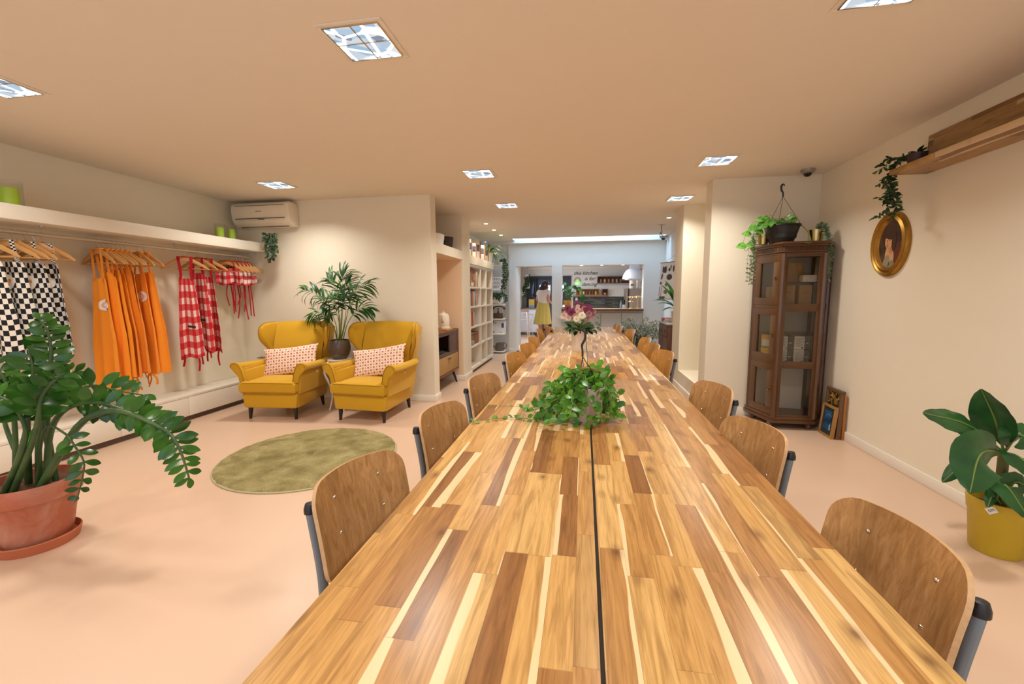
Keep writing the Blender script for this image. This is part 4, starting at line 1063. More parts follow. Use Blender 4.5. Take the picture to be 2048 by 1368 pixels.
ink([(.02,.66),(.05,.65),(.06,.92),(.03,.92)],M['inkb']); ink([(.14,.66),(.17,.65),(.18,.92),(.15,.92)],M['inkb']); ink([(.05,.93),(.38,.92),(.42,.96),(.34,.99),(.08,.99)],P('green_drawing',(70,100,50),.7))
# ================================================================ alcove and shelving on the left of the hall
vz=lambda px,py,x=-1.95: W(px,py,x=x)
# upper niche: white oval basket and dark wicker basket
b=thing('white_planter','white oval planter on the ledge above the alcove','planter',(-2.12,5.80,2.09))
MB().lathe([(.001,.004),(.125,.004),(.15,.10),(.155,.155),(.148,.155),(.14,.02),(.001,.02)],seg=40,sy=1.7).build('shell',M['white'],b)
def weave(name,c):
    t=NT(name); o=t.obj(); w1=t.n('ShaderNodeTexWave',bands_direction='Z'); w1.inputs['Scale'].default_value=28; w1.inputs['Distortion'].default_value=1.5; t.L(o,w1.inputs[0])
    w2=t.n('ShaderNodeTexWave',bands_direction='Y'); w2.inputs['Scale'].default_value=18; w2.inputs['Distortion'].default_value=1.5; t.L(o,w2.inputs[0])
    f=t.m('MULTIPLY',w1.outputs[1],w2.outputs[1]); c1=lin(c); t.L(t.mix(f,tuple(x*.55 for x in c1),tuple(min(1,x*1.35) for x in c1)),t.b.inputs['Base Color']); t.b.inputs['Roughness'].default_value=.6
    t.bump(f,.6,.006); return t.mat
M['wicker_d']=weave('dark_wicker',(58,40,28)); M['wicker']=weave('honey_rattan_weave',(168,112,60)); M['cane']=weave('woven_cane',(206,160,92))
b=thing('wicker_basket','dark wicker basket with a handle on the ledge above the alcove','basket',(-2.08,6.27,2.09))
MB().lathe([(.001,.004),(.088,.004),(.105,.09),(.112,.175),(.104,.175),(.09,.02),(.001,.02)],seg=28,sy=1.25).build('body',M['wicker_d'],b)
MB().tube(bez([(.0,.12,.17),(.03,.19,.19),(.02,.23,.12),(0,.24,.05)],14),.005,6).build('handle',M['wicker_d'],b)

# retro cabinet in the alcove
M['greywood']=grain_wood('grey_brown_wood',(84,66,58),(112,90,80),(10,2,12),.5)
rc=thing('retro_cabinet','mid-century cabinet with open front and woven cane drawer in the alcove','cabinet',(-2.44,5.50,0))
W_=1.02; GW=M['greywood']; BWd=grain_wood('warm_walnut_wood',(112,62,34),(142,84,50),(10,10,2),.4)
MB().box(0,.455,0,.028,.215,.868).build('side_panel',BWd,rc,bevel=.003); MB().box(0,.455,W_-.028,W_,.215,.868).build('side_panel',BWd,rc,bevel=.003)
MB().box(0,.46,.0,W_,.84,.868).build('top_panel',BWd,rc,bevel=.003); MB().box(0,.455,.028,W_-.028,.215,.243).build('bottom_panel',BWd,rc,bevel=.002)
MB().box(0,.445,.028,W_-.028,.495,.535).build('shelf',GW,rc,bevel=.002); MB().box(0,.012,.028,W_-.028,.243,.84).build('back_panel',GW,rc)
dr=MB().box(.425,.452,.032,W_-.032,.250,.490).build('drawer_front',M['cane'],rc,bevel=.002)
h_=MB(); h_.tube([(.456,.46,.455),(.474,.50,.445),(.474,.54,.445),(.456,.58,.455)],.006,6); h_.build('pull',M['black'],dr)
MB().box(.42,.445,.60,W_-.03,.537,.838).build('sliding_door',GW,rc,bevel=.002)
MB().box(.43,.452,.028,W_-.028,.80,.84).build('top_rail',GW,rc,bevel=.002)
for (x,y,dx,dy) in ((.38,.12,.05,-.06),(.38,W_-.12,.05,.06),(.06,.12,-.0,-.06),(.06,W_-.12,.0,.06)):
    MB().tube([(x,y,.216),(x+dx,y+dy,0)],[.024,.013],12).build('leg',M['darkleg'],rc)
# inside: turntable-like player
tp=thing('tray','dark tray with a pale cloth in the open cabinet bay','tray',(-2.14,5.74,.535))
MB().box(-.16,.10,-.17,.20,0,.05).build('base',M['black'],tp,bevel=.005); MB().box(-.10,.06,-.13,.02,.05,.065).build('folded_cloth',P('cream_cloth',(226,204,160),.8),tp,bevel=.006)
tp=thing('moka_pot','small shiny metal pot in the open cabinet bay','pot',(-2.22,6.02,.535))
MB().lathe([(.001,0),(.05,0),(.035,.08),(.045,.16),(.02,.18),(.001,.195)],seg=12).build('body',M['chrome'],tp)
# on top: kettle on wooden board, cup, pepper mill / rack
kt=thing('electric_kettle','cream kettle with round handle on a wooden board in the alcove','kettle',(-2.10,6.13,.893))
M['cream']=P('cream_enamel',(240,226,206),.22,var=.02)
MB().lathe([(.001,0),(.100,0),(.104,.02),(.09,.03)],seg=36).build('power_base',M['cream'],kt)
MB().lathe([(.001,.03),(.088,.03),(.092,.05),(.094,.10),(.086,.185),(.074,.215),(.060,.222),(.001,.226)],seg=36).build('body',M['cream'],kt)
MB().lathe([(.001,.222),(.055,.222),(.030,.238),(.012,.242),(.016,.262),(.001,.268)],seg=24).build('lid',M['cream'],kt)
MB().tube(bez([(.02,-.075,.10),(.03,-.12,.14),(.03,-.135,.20)],8),[.028,.024,.022,.02,.018,.016,.014,.012,.011],10).build('spout',M['cream'],kt)
MB().tube(bez([(-.0,.078,.20),(0,.13,.205),(0,.145,.13),(0,.09,.07)],14),.009,8).build('handle',M['cream'],kt)
tag(bx('wooden_board',M['hanger'],-2.24,-1.99,5.99,6.25,.868,.893,bevel=.004),'round-edged wooden board under the cream kettle','board')
cpp=thing('wooden_cup','small wooden cup between the kettle and the brass stand','cup',(-2.08,5.86,.868)); MB().lathe([(.001,0),(.035,0),(.048,.06),(.044,.06),(.03,.008),(.001,.008)],seg=24).build('bowl',M['hanger'],cpp)
bs=thing('brass_stand','small brass stand beside the kettle, half hidden by the pier','stand',(-2.10,5.70,.868))
MB().lathe([(.001,0),(.045,0),(.04,.012),(.010,.02),(.008,.18),(.016,.19),(.008,.20),(.008,.24),(.001,.25)],seg=16).build('column',M['brass'],bs)
for z in (.08,.14,.20): MB().tube([(0,-.05,z),(0,.07,z)],.006,6).build('arm',M['brass'],bs)
MB().lathe([(.001,-.02),(.018,-.01),(.022,.0),(.018,.012),(.001,.02)],c=(0,.08,.225),seg=14).build('knob',P('pink_ceramic_knob',(224,190,176),.3),bs)

# bookcase: wide first column, two narrow ones
bk=thing('bookcase','white open bookcase with one wide and two narrow columns of cells','bookcase',(-2.35,7.06,0))
X1=.41; Y0,Ya,Yb,Y1=0,.83,1.30,1.88; rows=[.06,.137,.49,.835,1.196,1.54,1.895]
tk=.036
MB().box(0,X1,0,.036,.055,1.93).build('side_panel',M['white'],bk,bevel=.001); MB().box(0,X1,Y1-.036,Y1,.055,1.93).build('side_panel',M['white'],bk,bevel=.001)
for y in (Ya,Yb): MB().box(0,X1,y-.018,y+.018,.1,1.88).build('divider',M['white'],bk,bevel=.001)
MB().box(0,X1,.036,Y1-.036,1.88,1.93).build('top_panel',M['white'],bk,bevel=.001); MB().box(0,X1,.036,Y1-.036,.055,.11).build('bottom_panel',M['white'],bk,bevel=.001)
MB().box(0,.008,.036,Y1-.036,.11,1.88).build('back_panel',M['white'],bk)
MB().box(.05,X1-.03,.02,Y1-.02,0,.055).build('toe_kick',M['gap'],bk)
for a,b_ in ((.036,Ya-.018),(Ya+.018,Yb-.018),(Yb+.018,Y1-.036)):
    for z in (.473,.818,1.178,1.522): MB().box(.008,X1-.004,a,b_,z-.016,z+.018).build('shelf',M['white'],bk,bevel=.001)
S('trim_5',M['wall'],-2.36,-1.925,7.05,9.0,1.932,2.072)
# slanted box sides (drawer inserts) are not modelled; books follow
def book(label,y,z,th,h,d,mat,group,tilt=0,x=None):
    t=thing('book',label,'book',((-1.96-d) if x is None else x,y,z),0,group,rot=(tilt,0,0))
    MB().box(0,d,0,th,0,h).build('cover',mat,t,bevel=.0015)
    MB().box(.004,d-.004,.002,th-.002,h-.004,h+.0005).build('pages',M['paper'],t)
    return t
def cov(name,c): 
    k='cov_'+name
    if k not in M: M[k]=P('cover_'+name,c,.5,vs=30,var=.12)
    return M[k]
CV=dict(cream=(226,214,190),green=(70,110,80),brown=(150,98,60),teal=(50,110,130),orange=(214,110,50),rust=(180,74,44),grey=(150,150,140),white=(232,230,224),navy=(36,56,96),red=(200,40,40),yellow=(220,180,60),sand=(206,180,140),black=(40,38,38),pink=(220,150,150),blue=(70,120,180),darkred=(140,40,40))
def row(spec,y0,z,group,where):
    y=7.06+y0
    for (c,th,h,tl) in spec:
        book(c+' book, '+tl[0]+', '+where,y,z,th,h,.21,cov(c,CV[c]),group,R(tl[1])); y+=th+.003+abs(tl[1])*.003
row([('cream',.03,.25,('first on the left',0)),('sand',.03,.27,('tall and pale, next to the first',0)),('brown',.028,.26,('slim',0)),('green',.02,.22,('narrow',0)),('teal',.035,.23,('low',0)),('rust',.03,.27,('tall, dark orange',0)),('orange',.045,.27,('wide bright spine',0)),('orange',.05,.265,('second wide bright spine',0)),('white',.05,.26,('thick pale',0)),('grey',.04,.28,('after the white ones',0)),('navy',.045,.29,('dark, next to last',0)),('white',.04,.28,('pale, between dark spines',0)),('rust',.03,.27,('last by the divider',0))],.07,1.196,'books in the second row','second shelf from the top')
t_=book('teal book lying flat across the tops of the others',7.25,1.484,.20,.022,.20,cov('teal',CV['teal']),'books in the second row')
row([('cream',.03,.2,('first on the left',0)),('sand',.04,.21,('small, beside the first',0)),('yellow',.03,.25,('gold spine',3)),('brown',.03,.25,('slim by the gold one',0)),('red',.055,.26,('bright wide spine leaning left',-5)),('grey',.02,.24,('thin',0)),('rust',.02,.25,('thin dark red',0)),('white',.04,.25,('pale',0)),('black',.015,.22,('thin dark, last of the row',0))],.07,.836,'books in the third row','third shelf from the top')
row([('sand',.03,.26,('far left',0))],.06,1.54,'books on the top shelf of the bookcase','top shelf')
# picture book standing face out, red board behind, black box
fb=thing('book','brown picture book standing face out on the top shelf','book',(-2.00,7.19,1.54),0,'books on the top shelf of the bookcase')
MB().box(0,.03,0,.36,0,.27).build('cover',painted('brown_cover_picture',[(.35,(96,52,30)),(.5,(150,96,50)),(.62,(186,130,70)),(.72,(226,214,200))],9),fb,bevel=.002)
MB().box(.026,.031,.10,.26,.012,.075).build('cover_title',M['paper'],fb)
row([('sand',.05,.28,('thick sandy spine at the right',0)),('cream',.05,.285,('pale, right of the face-out one',0)),('brown',.03,.27,('brown spine before the divider',0))],.54,1.54,'books on the top shelf of the bookcase','top shelf')
bx2=thing('book','red book lying flat over the face-out one','book',(-2.20,7.16,1.815),0,'books on the top shelf of the bookcase'); MB().box(0,.22,0,.50,0,.02).build('cover',cov('red',CV['red']),bx2,bevel=.001)
# rattan boxes and a printed box on the fourth shelf
for (y,w,h,lab) in ((7.13,.33,.23,'left rattan box in the wide cell, larger one'),(7.50,.30,.22,'right rattan box in the wide cell, darker one')):
    t_=thing('rattan_box','honey brown '+lab,'box',(-2.30,y,.491),0,'rattan boxes'); MB().box(.02,.33,0,w,0,h*.82).build('body',M['wicker'],t_,bevel=.02,bseg=3); MB().box(.01,.335,-.004,w+.004,h*.82,h).build('lid',M['wicker'],t_,bevel=.018,bseg=3)
t_=thing('card_box','grey and white printed box before the rattan boxes','box',(-2.005,7.13,.491)); MB().box(0,.055,0,.26,0,.085).build('body',P('grey_blue_print',(150,152,160),.5,vs=18,var=.35),t_,bevel=.002)
# small bits in the narrow columns
for (x,y,z,h,lab) in ((-2.02,8.02,.836,.06,'tiny dark figurine in the narrow column, third shelf'),(-2.02,8.02,.111,.05,'tiny dark bottle on the lowest shelf of the narrow column'),(-2.05,8.60,.491,.20,'dark patterned bottle in the last column'),(-2.03,8.66,.836,.05,'small dark jar in the last column')):
    t_=tag(MB().lathe([(.001,0),(.022,0),(.024,h*.6),(.010,h*.8),(.010,h),(.001,h)],c=(0,0,0),seg=14).build('bottle',cov('black',CV['black']),None),lab,'bottle'); t_.location=(x,y,z)
# picture cards standing on the bookcase ledge
M['cardp']=P('printed_white_card',(228,222,214),.6,var=.03); M['cardk']=P('kraft_side',(176,120,72),.7); M['photo']=painted('small_photo',[(.4,(60,66,84)),(.55,(104,104,120)),(.7,(150,140,140))],20); M['photob']=painted('blue_photo',[(.4,(30,50,90)),(.55,(60,120,190)),(.7,(150,190,220))],20)
for i,(px,w,h,ph) in enumerate(((941,.13,.30,'photob'),(951,.10,.27,'photo'),(957,.16,.34,'photo'),(966,.15,.30,'photo'),(974,.14,.30,'photo'))):
    y=W(px,520,x=-1.98).y
    lab=['tall printed box with a blue photo next to the pier','slim white printed box, second from the pier','white calendar box with kraft side, largest of its row','white box with a dark photo, fourth from the pier','white box with a dark photo, last before the spider plant'][i]
    t_=thing('photo_box',lab,'box',(-2.0,y,2.072),R(-42),'printed boxes on the bookcase ledge')
    MB().box(-.08,0,-w/2,w/2,0,h).build('body',M['cardp'],t_,bevel=.002); MB().box(-.001,.0015,-w*.38,w*.30,h*.42,h*.78).build('photo',M[ph],t_); MB().box(-.002,.0016,w*.33,w/2,0,h).build('side',M['cardk'],t_)
q=W(937,480,x=-2.1); t_=thing('white_vase','pale rounded vase beside the pier on the bookcase ledge','vase',(-2.12,7.17,2.072)); MB().lathe([(.001,0),(.05,0),(.07,.08),(.06,.25),(.035,.36),(.03,.42),(.001,.42)],seg=24).build('body',M['cream'],t_)

# narrow wall shelves before the rounded pier
for i,z in enumerate((2.03,1.505,1.155,.815,.462,.045)):
    lab=['carrying the hanging vines','carrying the letter board','carrying the round white pot','carrying the old telephone','carrying the printed magazine','lowest, with the watering can'][i]
    t_=thing('wall_shelf','narrow white shelf by the rounded pier, '+lab,'shelf',(-2.10,9.92,z),0,'narrow white shelves')
    MB().box(-.255,.245,-.17,.15,-.016,.016).build('board',M['white'],t_,bevel=.006)
    if i==0: MB().box(-.255,.245,-.17,-.15,.0,.055).build('front_lip',M['white'],t_,bevel=.004)
# letter board
lb=thing('letter_board','white letter board with dark capitals on the second narrow shelf','letter board',(-2.04,9.84,1.522))
MB().box(-.22,.17,0,.04,0,.29).build('panel',P('lightbox_white',(236,232,236),.4,var=.01),lb,bevel=.004)
for z in (.098,.193): MB().box(-.215,.165,-.004,0,z-.002,z+.002).build('letter_rail',M['steel'],lb)
for i,(s,z) in enumerate((('#MUNDO',.24),('KE ECO',.145),('KIOSKT',.05))): text('letters',s,.066,M['black'],(-.04 if i!=2 else -.05,-.003,z),(R(90),0,0),lb,'CENTER',.0005)
m=MB(); st5=[((.030 if k%2==0 else .013)*math.sin(PI*k/5),(.030 if k%2==0 else .013)*math.cos(PI*k/5)) for k in range(10)]
m.prism(st5,-.0045,-.003,lambda a,b,h:(.135+a,h,.05+b)); m.build('star',M['black'],lb)
# old telephone
ph=thing('old_telephone','antique brown telephone with fork cradle on the narrow shelf','telephone',(-2.00,9.86,.831))
MB().box(-.12,.10,-.06,.06,0,.13).build('base',M['darkwood'],ph,bevel=.012); MB().lathe([(.001,0),(.035,0),(.012,.05),(.012,.10),(.03,.12),(.001,.12)],c=(-.01,0,.13),seg=16).build('neck',M['brassdark'],ph)
MB().tube(bez([(-.14,0,.25),(-.05,0,.285),(.06,0,.285),(.14,0,.25)],12),.014,10).build('handset',M['darkwood'],ph)
for x in (-.14,.14): MB().lathe([(.001,-.03),(.034,-.025),(.028,.02),(.001,.022)],c=(x,0,.245),seg=16).build('ear_cup',M['darkwood'],ph)
MB().tube(bez([(.14,-.02,.22),(.17,-.03,.12),(.12,-.05,.04),(.10,-.05,.05)],12),.004,6).build('cord',M['brassdark'],ph)
# magazine
mg=thing('magazine','white magazine with dark printing standing on the narrow shelf','magazine',(-2.03,9.86,.479),rot=(R(-8),0,0))
MB().box(-.22,.20,0,.012,0,.30).build('cover',painted('collage_cover',[(.40,(236,232,234)),(.56,(230,226,228)),(.60,(80,60,56)),(.75,(150,110,84))],7),mg,bevel=.001)
text('title','RAX',.075,M['black'],(-.10,-.002,.245),(R(90),0,0),mg); MB().box(.09,.15,-.003,0,.13,.24).build('photo',M['photo'],mg)
# watering can
M['grout']=P('taupe_metal',(108,96,86),.45,.3)
wc=thing('watering_can','taupe watering can with a loop handle on the lowest narrow shelf','watering can',(-1.98,9.86,.061))
MB().lathe([(.001,0),(.105,0),(.100,.17),(.06,.19),(.001,.20)],seg=28).build('body',M['grout'],wc)
MB().tube(bez([(-.09,0,.05),(-.16,0,.12),(-.21,0,.16)],8),[.022,.02,.018,.016,.014,.012,.012,.012,.012],10).build('spout',M['grout'],wc)
MB().tube(bez([(.05,0,.19),(.14,0,.18),(.17,0,.11),(.10,0,.04)],14),.010,8).build('handle',M['grout'],wc)
# ================================================================ hatch, kitchen and the woman
K=15.19
def kw(px,py,y=K): return W(px,py,y=y)
def krect(name,mat,px0,py0,px1,py1,y=K,d=.02,parent=None,bevel=0):
    a=kw(px0,py0,y); b=kw(px1,py1,y); return bx(name,mat,a.x,b.x,y-d,y,b.z,a.z,parent,bevel=bevel)
def kthing(name,label,cat,px,py,y,group=None): return thing(name,label,cat,tuple(kw(px,py,y)),0,group)
M['hwood']=grain_wood('hatch_oak_top',(120,84,56),(150,108,74),(2,14,14),.35)
M['greyfront']=P('grey_cabinet_front',(198,194,188),.5,var=.02)
M['slate']=P('dark_slate_paint',(34,44,56),.5,var=.1)
hw=thing('hatch_worktop','wooden worktop along the kitchen hatch carrying pots','worktop',(0,0,0))
MB().box(-.52,1.345,9.99,10.42,1.005,1.055).build('board',M['hwood'],hw,bevel=.004)
hc=thing('hatch_cabinet','low grey cabinet row with flat doors under the kitchen hatch','cabinet',(0,0,0))
MB().box(-.515,1.335,10.045,10.07,.0,1.004).build('body',P('grey_cabinet_body',(176,170,164),.5),hc)
xs=[-.515]+[kw(p,650,10.04).x for p in (1163,1201,1242,1283.5)]
for a,b in zip(xs[:-1],xs[1:]): MB().box(a+.006,b-.006,10.028,10.045,.09,.955).build('door',M['greyfront'],hc,bevel=.002)

# slate wall with a door and small panes at the back
sw=struct(krect('wall_slate',M['slate'],1050,553,1141,700,K,.04)); 
dr=struct(krect('door_1',P('slate_door',(42,54,68),.4),1076,560,1106,700,K-.04,.03))
M['sky']=P('daylit_pane',(205,228,255),.3,var=.02,emit=2.2)
for i,(a,b) in enumerate(((1079.5,1083),(1096,1100.5),(1124.5,1127.5))):
    krect('door_pane',M['sky'],a,570,b,582.5,K-.07,.01,dr)
# left kitchen counter, its wall and things
cf_=thing('kitchen_counter','white kitchen counter block with wooden top at the left back','counter',(0,0,0))
a=kw(1042,616,14.4); b=kw(1078,661,14.4)
MB().box(-2.195,b.x,14.4,15.1,.10,a.z-.04).build('body',P('cool_white_front',(214,222,236),.4),cf_); MB().box(-2.195,b.x-.02,14.46,15.1,0,.10).build('toe_kick',M['greybox'],cf_)
MB().box(-2.195,b.x+.02,14.36,15.14,a.z-.04,a.z).build('worktop',M['hwood'],cf_,bevel=.003)
ct=a.z
# left kitchen window
m=MB(); m.box(-2.2,-2.19,12.0,13.3,.95,2.1); wk=struct(m.build('window_3',M['sky']))
m=MB()
for y0,y1,z0,z1 in ((11.94,12.0,.89,2.16),(13.3,13.36,.89,2.16),(12.0,13.3,.89,.95),(12.0,13.3,2.1,2.16),(12.62,12.67,.95,2.1)): m.box(-2.2,-2.17,y0,y1,z0,z1)
m.build('window_frame',M['white'],wk)
krect('backsplash_panel',P('grey_green_tile',(120,124,112),.3),1045,590,1053,615,15.13,.01,cf_)
t_=kthing('paper_towel','white cloth hanging left of the dark kitchen wall','towel',1047,592,15.0); w0=kw(1043,577,15.0)-kw(1047,592,15.0); MB().box(w0.x,-w0.x,-.02,0,0,w0.z).build('cloth',M['paper'],t_)
t_=kthing('poster_box','yellow and blue printed box on the back kitchen counter','box',1063.5,609,14.9); t_.location.z=ct
MB().box(-.10,.10,-.05,0,.08,.29).build('body',P('yellow_box_print',(226,184,70),.5,vs=40,var=.2),t_); MB().box(-.10,.10,-.052,0,0,.08).build('lower_print',P('pale_blue_print',(120,160,200),.5),t_)
t_=kthing('cutting_board','brown wooden board leaning at the dark wall','board',1073,610,15.0); t_.location.z=ct; MB().box(-.10,.10,0,.02,0,.34).build('plank',M['pine'],t_,bevel=.006)
t_=kthing('wall_papers','white handwritten notes under the trailing kitchen plant','note',1057,577,15.1); MB().box(-.10,.05,-.004,0,0,.26).build('sheet',M['paper'],t_); MB().box(-.08,.03,-.006,-.003,.10,.20).build('handwriting',M['print'],t_)
t_=kthing('pole_lamp','black pole lamp with a drooping head against the dark wall','lamp',1070,556,14.9)
zt=kw(1070,556,14.9).z; zb=kw(1070,590,14.9).z-zt
MB().tube([(0,0,kw(0,0,14.9).z*0+.0),(0,0,zb)],.03,8).build('pole',M['black'],t_); MB().tube([(0,0,zb+.08),(-.03,-.02,zb-.03)],[.03,.075],12).build('lamp_head',M['black'],t_)
MB().box(-.06,.06,-.0,.25,-.03,.0).build('wall_bracket',M['black'],t_)
t_=kthing('arch_reflection','pale blue arched light reflection on the dark wall, modelled as a strip','reflection',1067,593,15.1)
pts=[kw(px,py,15.1)-kw(1067,593,15.1) for px,py in ((1066,593),(1065.5,580),(1067,570),(1070,564))]; MB().tube(bez(pts,10),.035,8).build('reflection_strip',P('painted_reflection_blue',(120,150,190),.3),t_)  # curved light reflected on the dark wall, modelled as a pale blue tube
# bar stool and folding stand
M['wwood']=grain_wood('whitewashed_wood',(196,176,158),(222,206,190),(12,12,2),.55)
q=W(1046,676,z=0); t_=thing('bar_stool','whitewashed bar stool with a curved backrest and wooden seat in the doorway','stool',(q.x,q.y,0))
zs=W(1044,621,y=q.y).z; s_=.17
MB().box(-s_,s_,-s_,s_,zs-.035,zs).build('seat',M['hwood'],t_,bevel=.01)
for sx in (-1,1):
    for sy in (-1,1): MB().tube([(sx*.15,sy*.15,zs-.03),(sx*.19,sy*.19,0)],.018,8).build('leg',M['wwood'],t_)
for z in (.3,.6): 
    m=MB(); m.tube([(-.17,-.17,z),(.17,-.17,z),(.17,.17,z),(-.17,.17,z),(-.17,-.17,z)],.011,6); m.build('footrest',M['wwood'],t_)
MB().tube(bez([(-.13,.1,zs),(-.20,.12,zs+.10),(-.22,.05,zs+.26)],8),.012,8).build('backrest',M['wwood'],t_)
q2=W(1058,672,z=0); t_=thing('folding_stand','thin folding trestle with crossed legs beside the bar stool','stand',(q2.x,q2.y,0)); zt=W(1056,629,y=q2.y).z
m=MB(); m.tube([(-.19,0,zt),(.16,0,0)],.009,6); m.build('crossed_leg',M['wwood'],t_); m=MB(); m.tube([(.15,.02,zt),(-.13,.02,0.0)],.009,6); m.build('crossed_leg',M['wwood'],t_)
m=MB(); m.tube([(-.20,0,zt),(.17,.02,zt)],.014,6); m.build('top_bar',M['wwood'],t_)
# lettering on the back wall
wt=thing('wall_lettering','black brush script this kitchen is for dancing on the kitchen wall','lettering',tuple(kw(1170,558,K+.005)))
M['ink']=P('black_lettering',(24,22,24),.6)
o0=kw(1170,558,K+.005)
sc=W(1190,558,y=K).x-W(1150,558,y=K).x
for s,px,py,sz in (('this kitchen',1170.5,546.5,.175),('is for',1179,557.5,.175),('dancing',1178,568.5,.175)):
    q=kw(px,py,K+.005)-o0; text('script_line',s,sz,M['ink'],(q.x,-.006,q.z),(R(90),0,0),wt,'CENTER',.001,shear=.45)
for ch in wt.children: ch.scale=(1.06 if ch.location.z>.2 else 1,1,1)
t_=kthing('wreath','thin beige ring wreath left of the lettering','wreath',1154.5,561,K-.02)
MB().tube([(.095*math.cos(a),0,.095*math.sin(a)) for a in [R(15*k) for k in range(25)]],.016,8).build('ring',P('straw_ring',(206,160,120),.8),t_)
# shelves, crates, jars
M['crate']=grain_wood('dark_crate_wood',(84,54,36),(124,82,54),(2,10,10),.6); M['crate_l']=grain_wood('pine_crate_wood',(140,96,56),(176,126,80),(2,10,10),.6)
def crate(label,px0,py0,px1,py1,mat,y=15.17,d=.20):
    a=kw(px0,py0,y-d); b=kw(px1,py1,y-d); t=thing('wooden_crate',label,'crate',(a.x,y-d,b.z),0,'kitchen wall crates'); w=b.x-a.x; h=a.z-b.z; k=.025
    MB().box(0,w,0,d,0,k).build('bottom_board',mat,t); MB().box(0,w,0,d,h-k*.6,h).build('top_board',mat,t)
    MB().box(0,k,0,d,k,h-k*.6).build('side_board',mat,t); MB().box(w-k,w,0,d,k,h-k*.6).build('side_board',mat,t); MB().box(k,w-k,d-.01,d,k,h-k*.6).build('back_board',mat,t); return a.x,w,b.z+k,h
x0,w,z0,h=crate('long dark crate shelf with jars under the lettering, before the hood',1195,553,1259,566,M['crate'])
JC=[(150,100,70),(196,160,90),(170,90,80),(150,130,110),(160,140,120),(120,80,60)]
def jar(label,x,y,z,r,h,c,group):
    t=thing('spice_jar',label,'jar',(x,y,z),0,group); k='jar%d%d%d'%c
    if k not in M: M[k]=P('jar_contents_%d'%c[0],c,.3,vs=40,var=.2)
    MB().lathe([(.001,0),(r,0),(r,h*.8),(r*.75,h*.86),(.001,h*.86)],seg=14).build('jar_body',M[k],t); MB().lathe([(.001,h*.84),(r*.8,h*.84),(r*.8,h),(.001,h)],seg=14).build('lid',M['brassdark'],t)
ordn=['first','second','third','fourth','fifth','sixth','seventh','eighth']
for i in range(6): jar(ordn[i]+' jar from the left in the long dark crate',x0+.12+i*.135,15.06,z0,.045,.13,JC[i%6],'jars in the dark crate')
for i,(px0,px1,lab) in enumerate(((1152,1199,'wide pine crate with glasses on the low kitchen shelf'),(1204,1216,'small dark crate with a white bowl on the low kitchen shelf'))):
    x0,w,z0,h=crate(lab,px0,578,px1,590.5,M['crate_l'] if i==0 else M['crate'])
    if i==0:
        for j in range(6): jar(ordn[j]+' jar from the left in the wide pine crate',x0+.16+j*.105,15.08,z0,.035,.13,[(206,160,120),(230,200,170),(120,80,60),(130,90,70),(90,66,50),(226,176,60)][j],'jars in the pine crate')
    else:
        t_=tag(MB().lathe([(.001,0),(.03,0),(.055,.05),(.05,.05),(.001,.012)],seg=16).build('bowl',M['cream'],None),'white bowl in the small dark crate','bowl'); t_.location=(x0+w/2,15.07,z0)
a=kw(1146,591,14.99); b=kw(1216,592.5,14.99); t_=tag(bx('low_shelf',M['crate_l'],a.x,b.x,14.98,K+.01,b.z-.005,a.z-.001),'thin wooden shelf under the two kitchen crates','shelf')
def tiles():
    t=NT('dark_green_tile'); s=t.sep(t.obj()); br=t.n('ShaderNodeTexBrick'); t.L(t.comb(s[0],s[2]),br.inputs[0]); br.inputs['Scale'].default_value=1; br.inputs['Brick Width'].default_value=.24; br.inputs['Row Height'].default_value=.055; br.inputs['Mortar Size'].default_value=.003
    br.inputs[1].default_value=(*lin((40,44,44)),1); br.inputs[2].default_value=(*lin((98,100,84)),1); br.inputs[3].default_value=(*lin((30,32,32)),1); t.L(br.outputs[0],t.b.inputs['Base Color']); t.b.inputs['Roughness'].default_value=.25; return t.mat
struct(krect('wall_tiles',tiles(),1146,593.5,1252,640,K,.02))
t_=kthing('wall_socket','white power socket on the dark kitchen tiles','socket',1153,598,K-.02); MB().box(-.04,.04,-.012,0,-.05,.05).build('plate',M['paper'],t_)
# back counter under tiles
t_=thing('back_counter','kitchen counter below the dark tiles','counter',(0,0,0)); a=kw(1146,600,14.6); MB().box(a.x+.3,2.39,14.62,15.16,.10,.86).build('body',M['greyfront'],t_); MB().box(a.x+.3,2.39,14.58,15.165,.86,.90).build('worktop',M['hwood'],t_)
# hood
hd=thing('extractor_hood','white domed extractor hood with a square flue','extractor hood',tuple(W(1268,560,y=13.2)))
c0=W(1268,560,y=13.2); f=lambda px,py:(W(px,py,y=13.2)-c0)
wL=f(1244,560).x; hgt=f(1268,538).z
prof=[(-wL+.0,0),(-wL,.03),(-wL*.96,.10),(-wL*.84,.20),(-wL*.66,.29),(-wL*.42,.335),(.14,hgt)]
MB().lathe([(r-.02,z) for r,z in prof[:1]]+prof,seg=40,cap=True).build('dome',P('hood_white',(200,214,236),.3,var=.02),hd)
MB().lathe([(-wL-.03,-.004),(-wL+.005,-.004),(-wL+.005,.03),(-wL-.03,.03)],seg=40,cap=False).build('rim',M['steel'],hd)
z1=2.36-c0.z; MB().box(-.13,.13,-.13,.13,hgt-.02,z1).build('flue',P('flue_white',(206,222,240),.3,var=.01),hd)
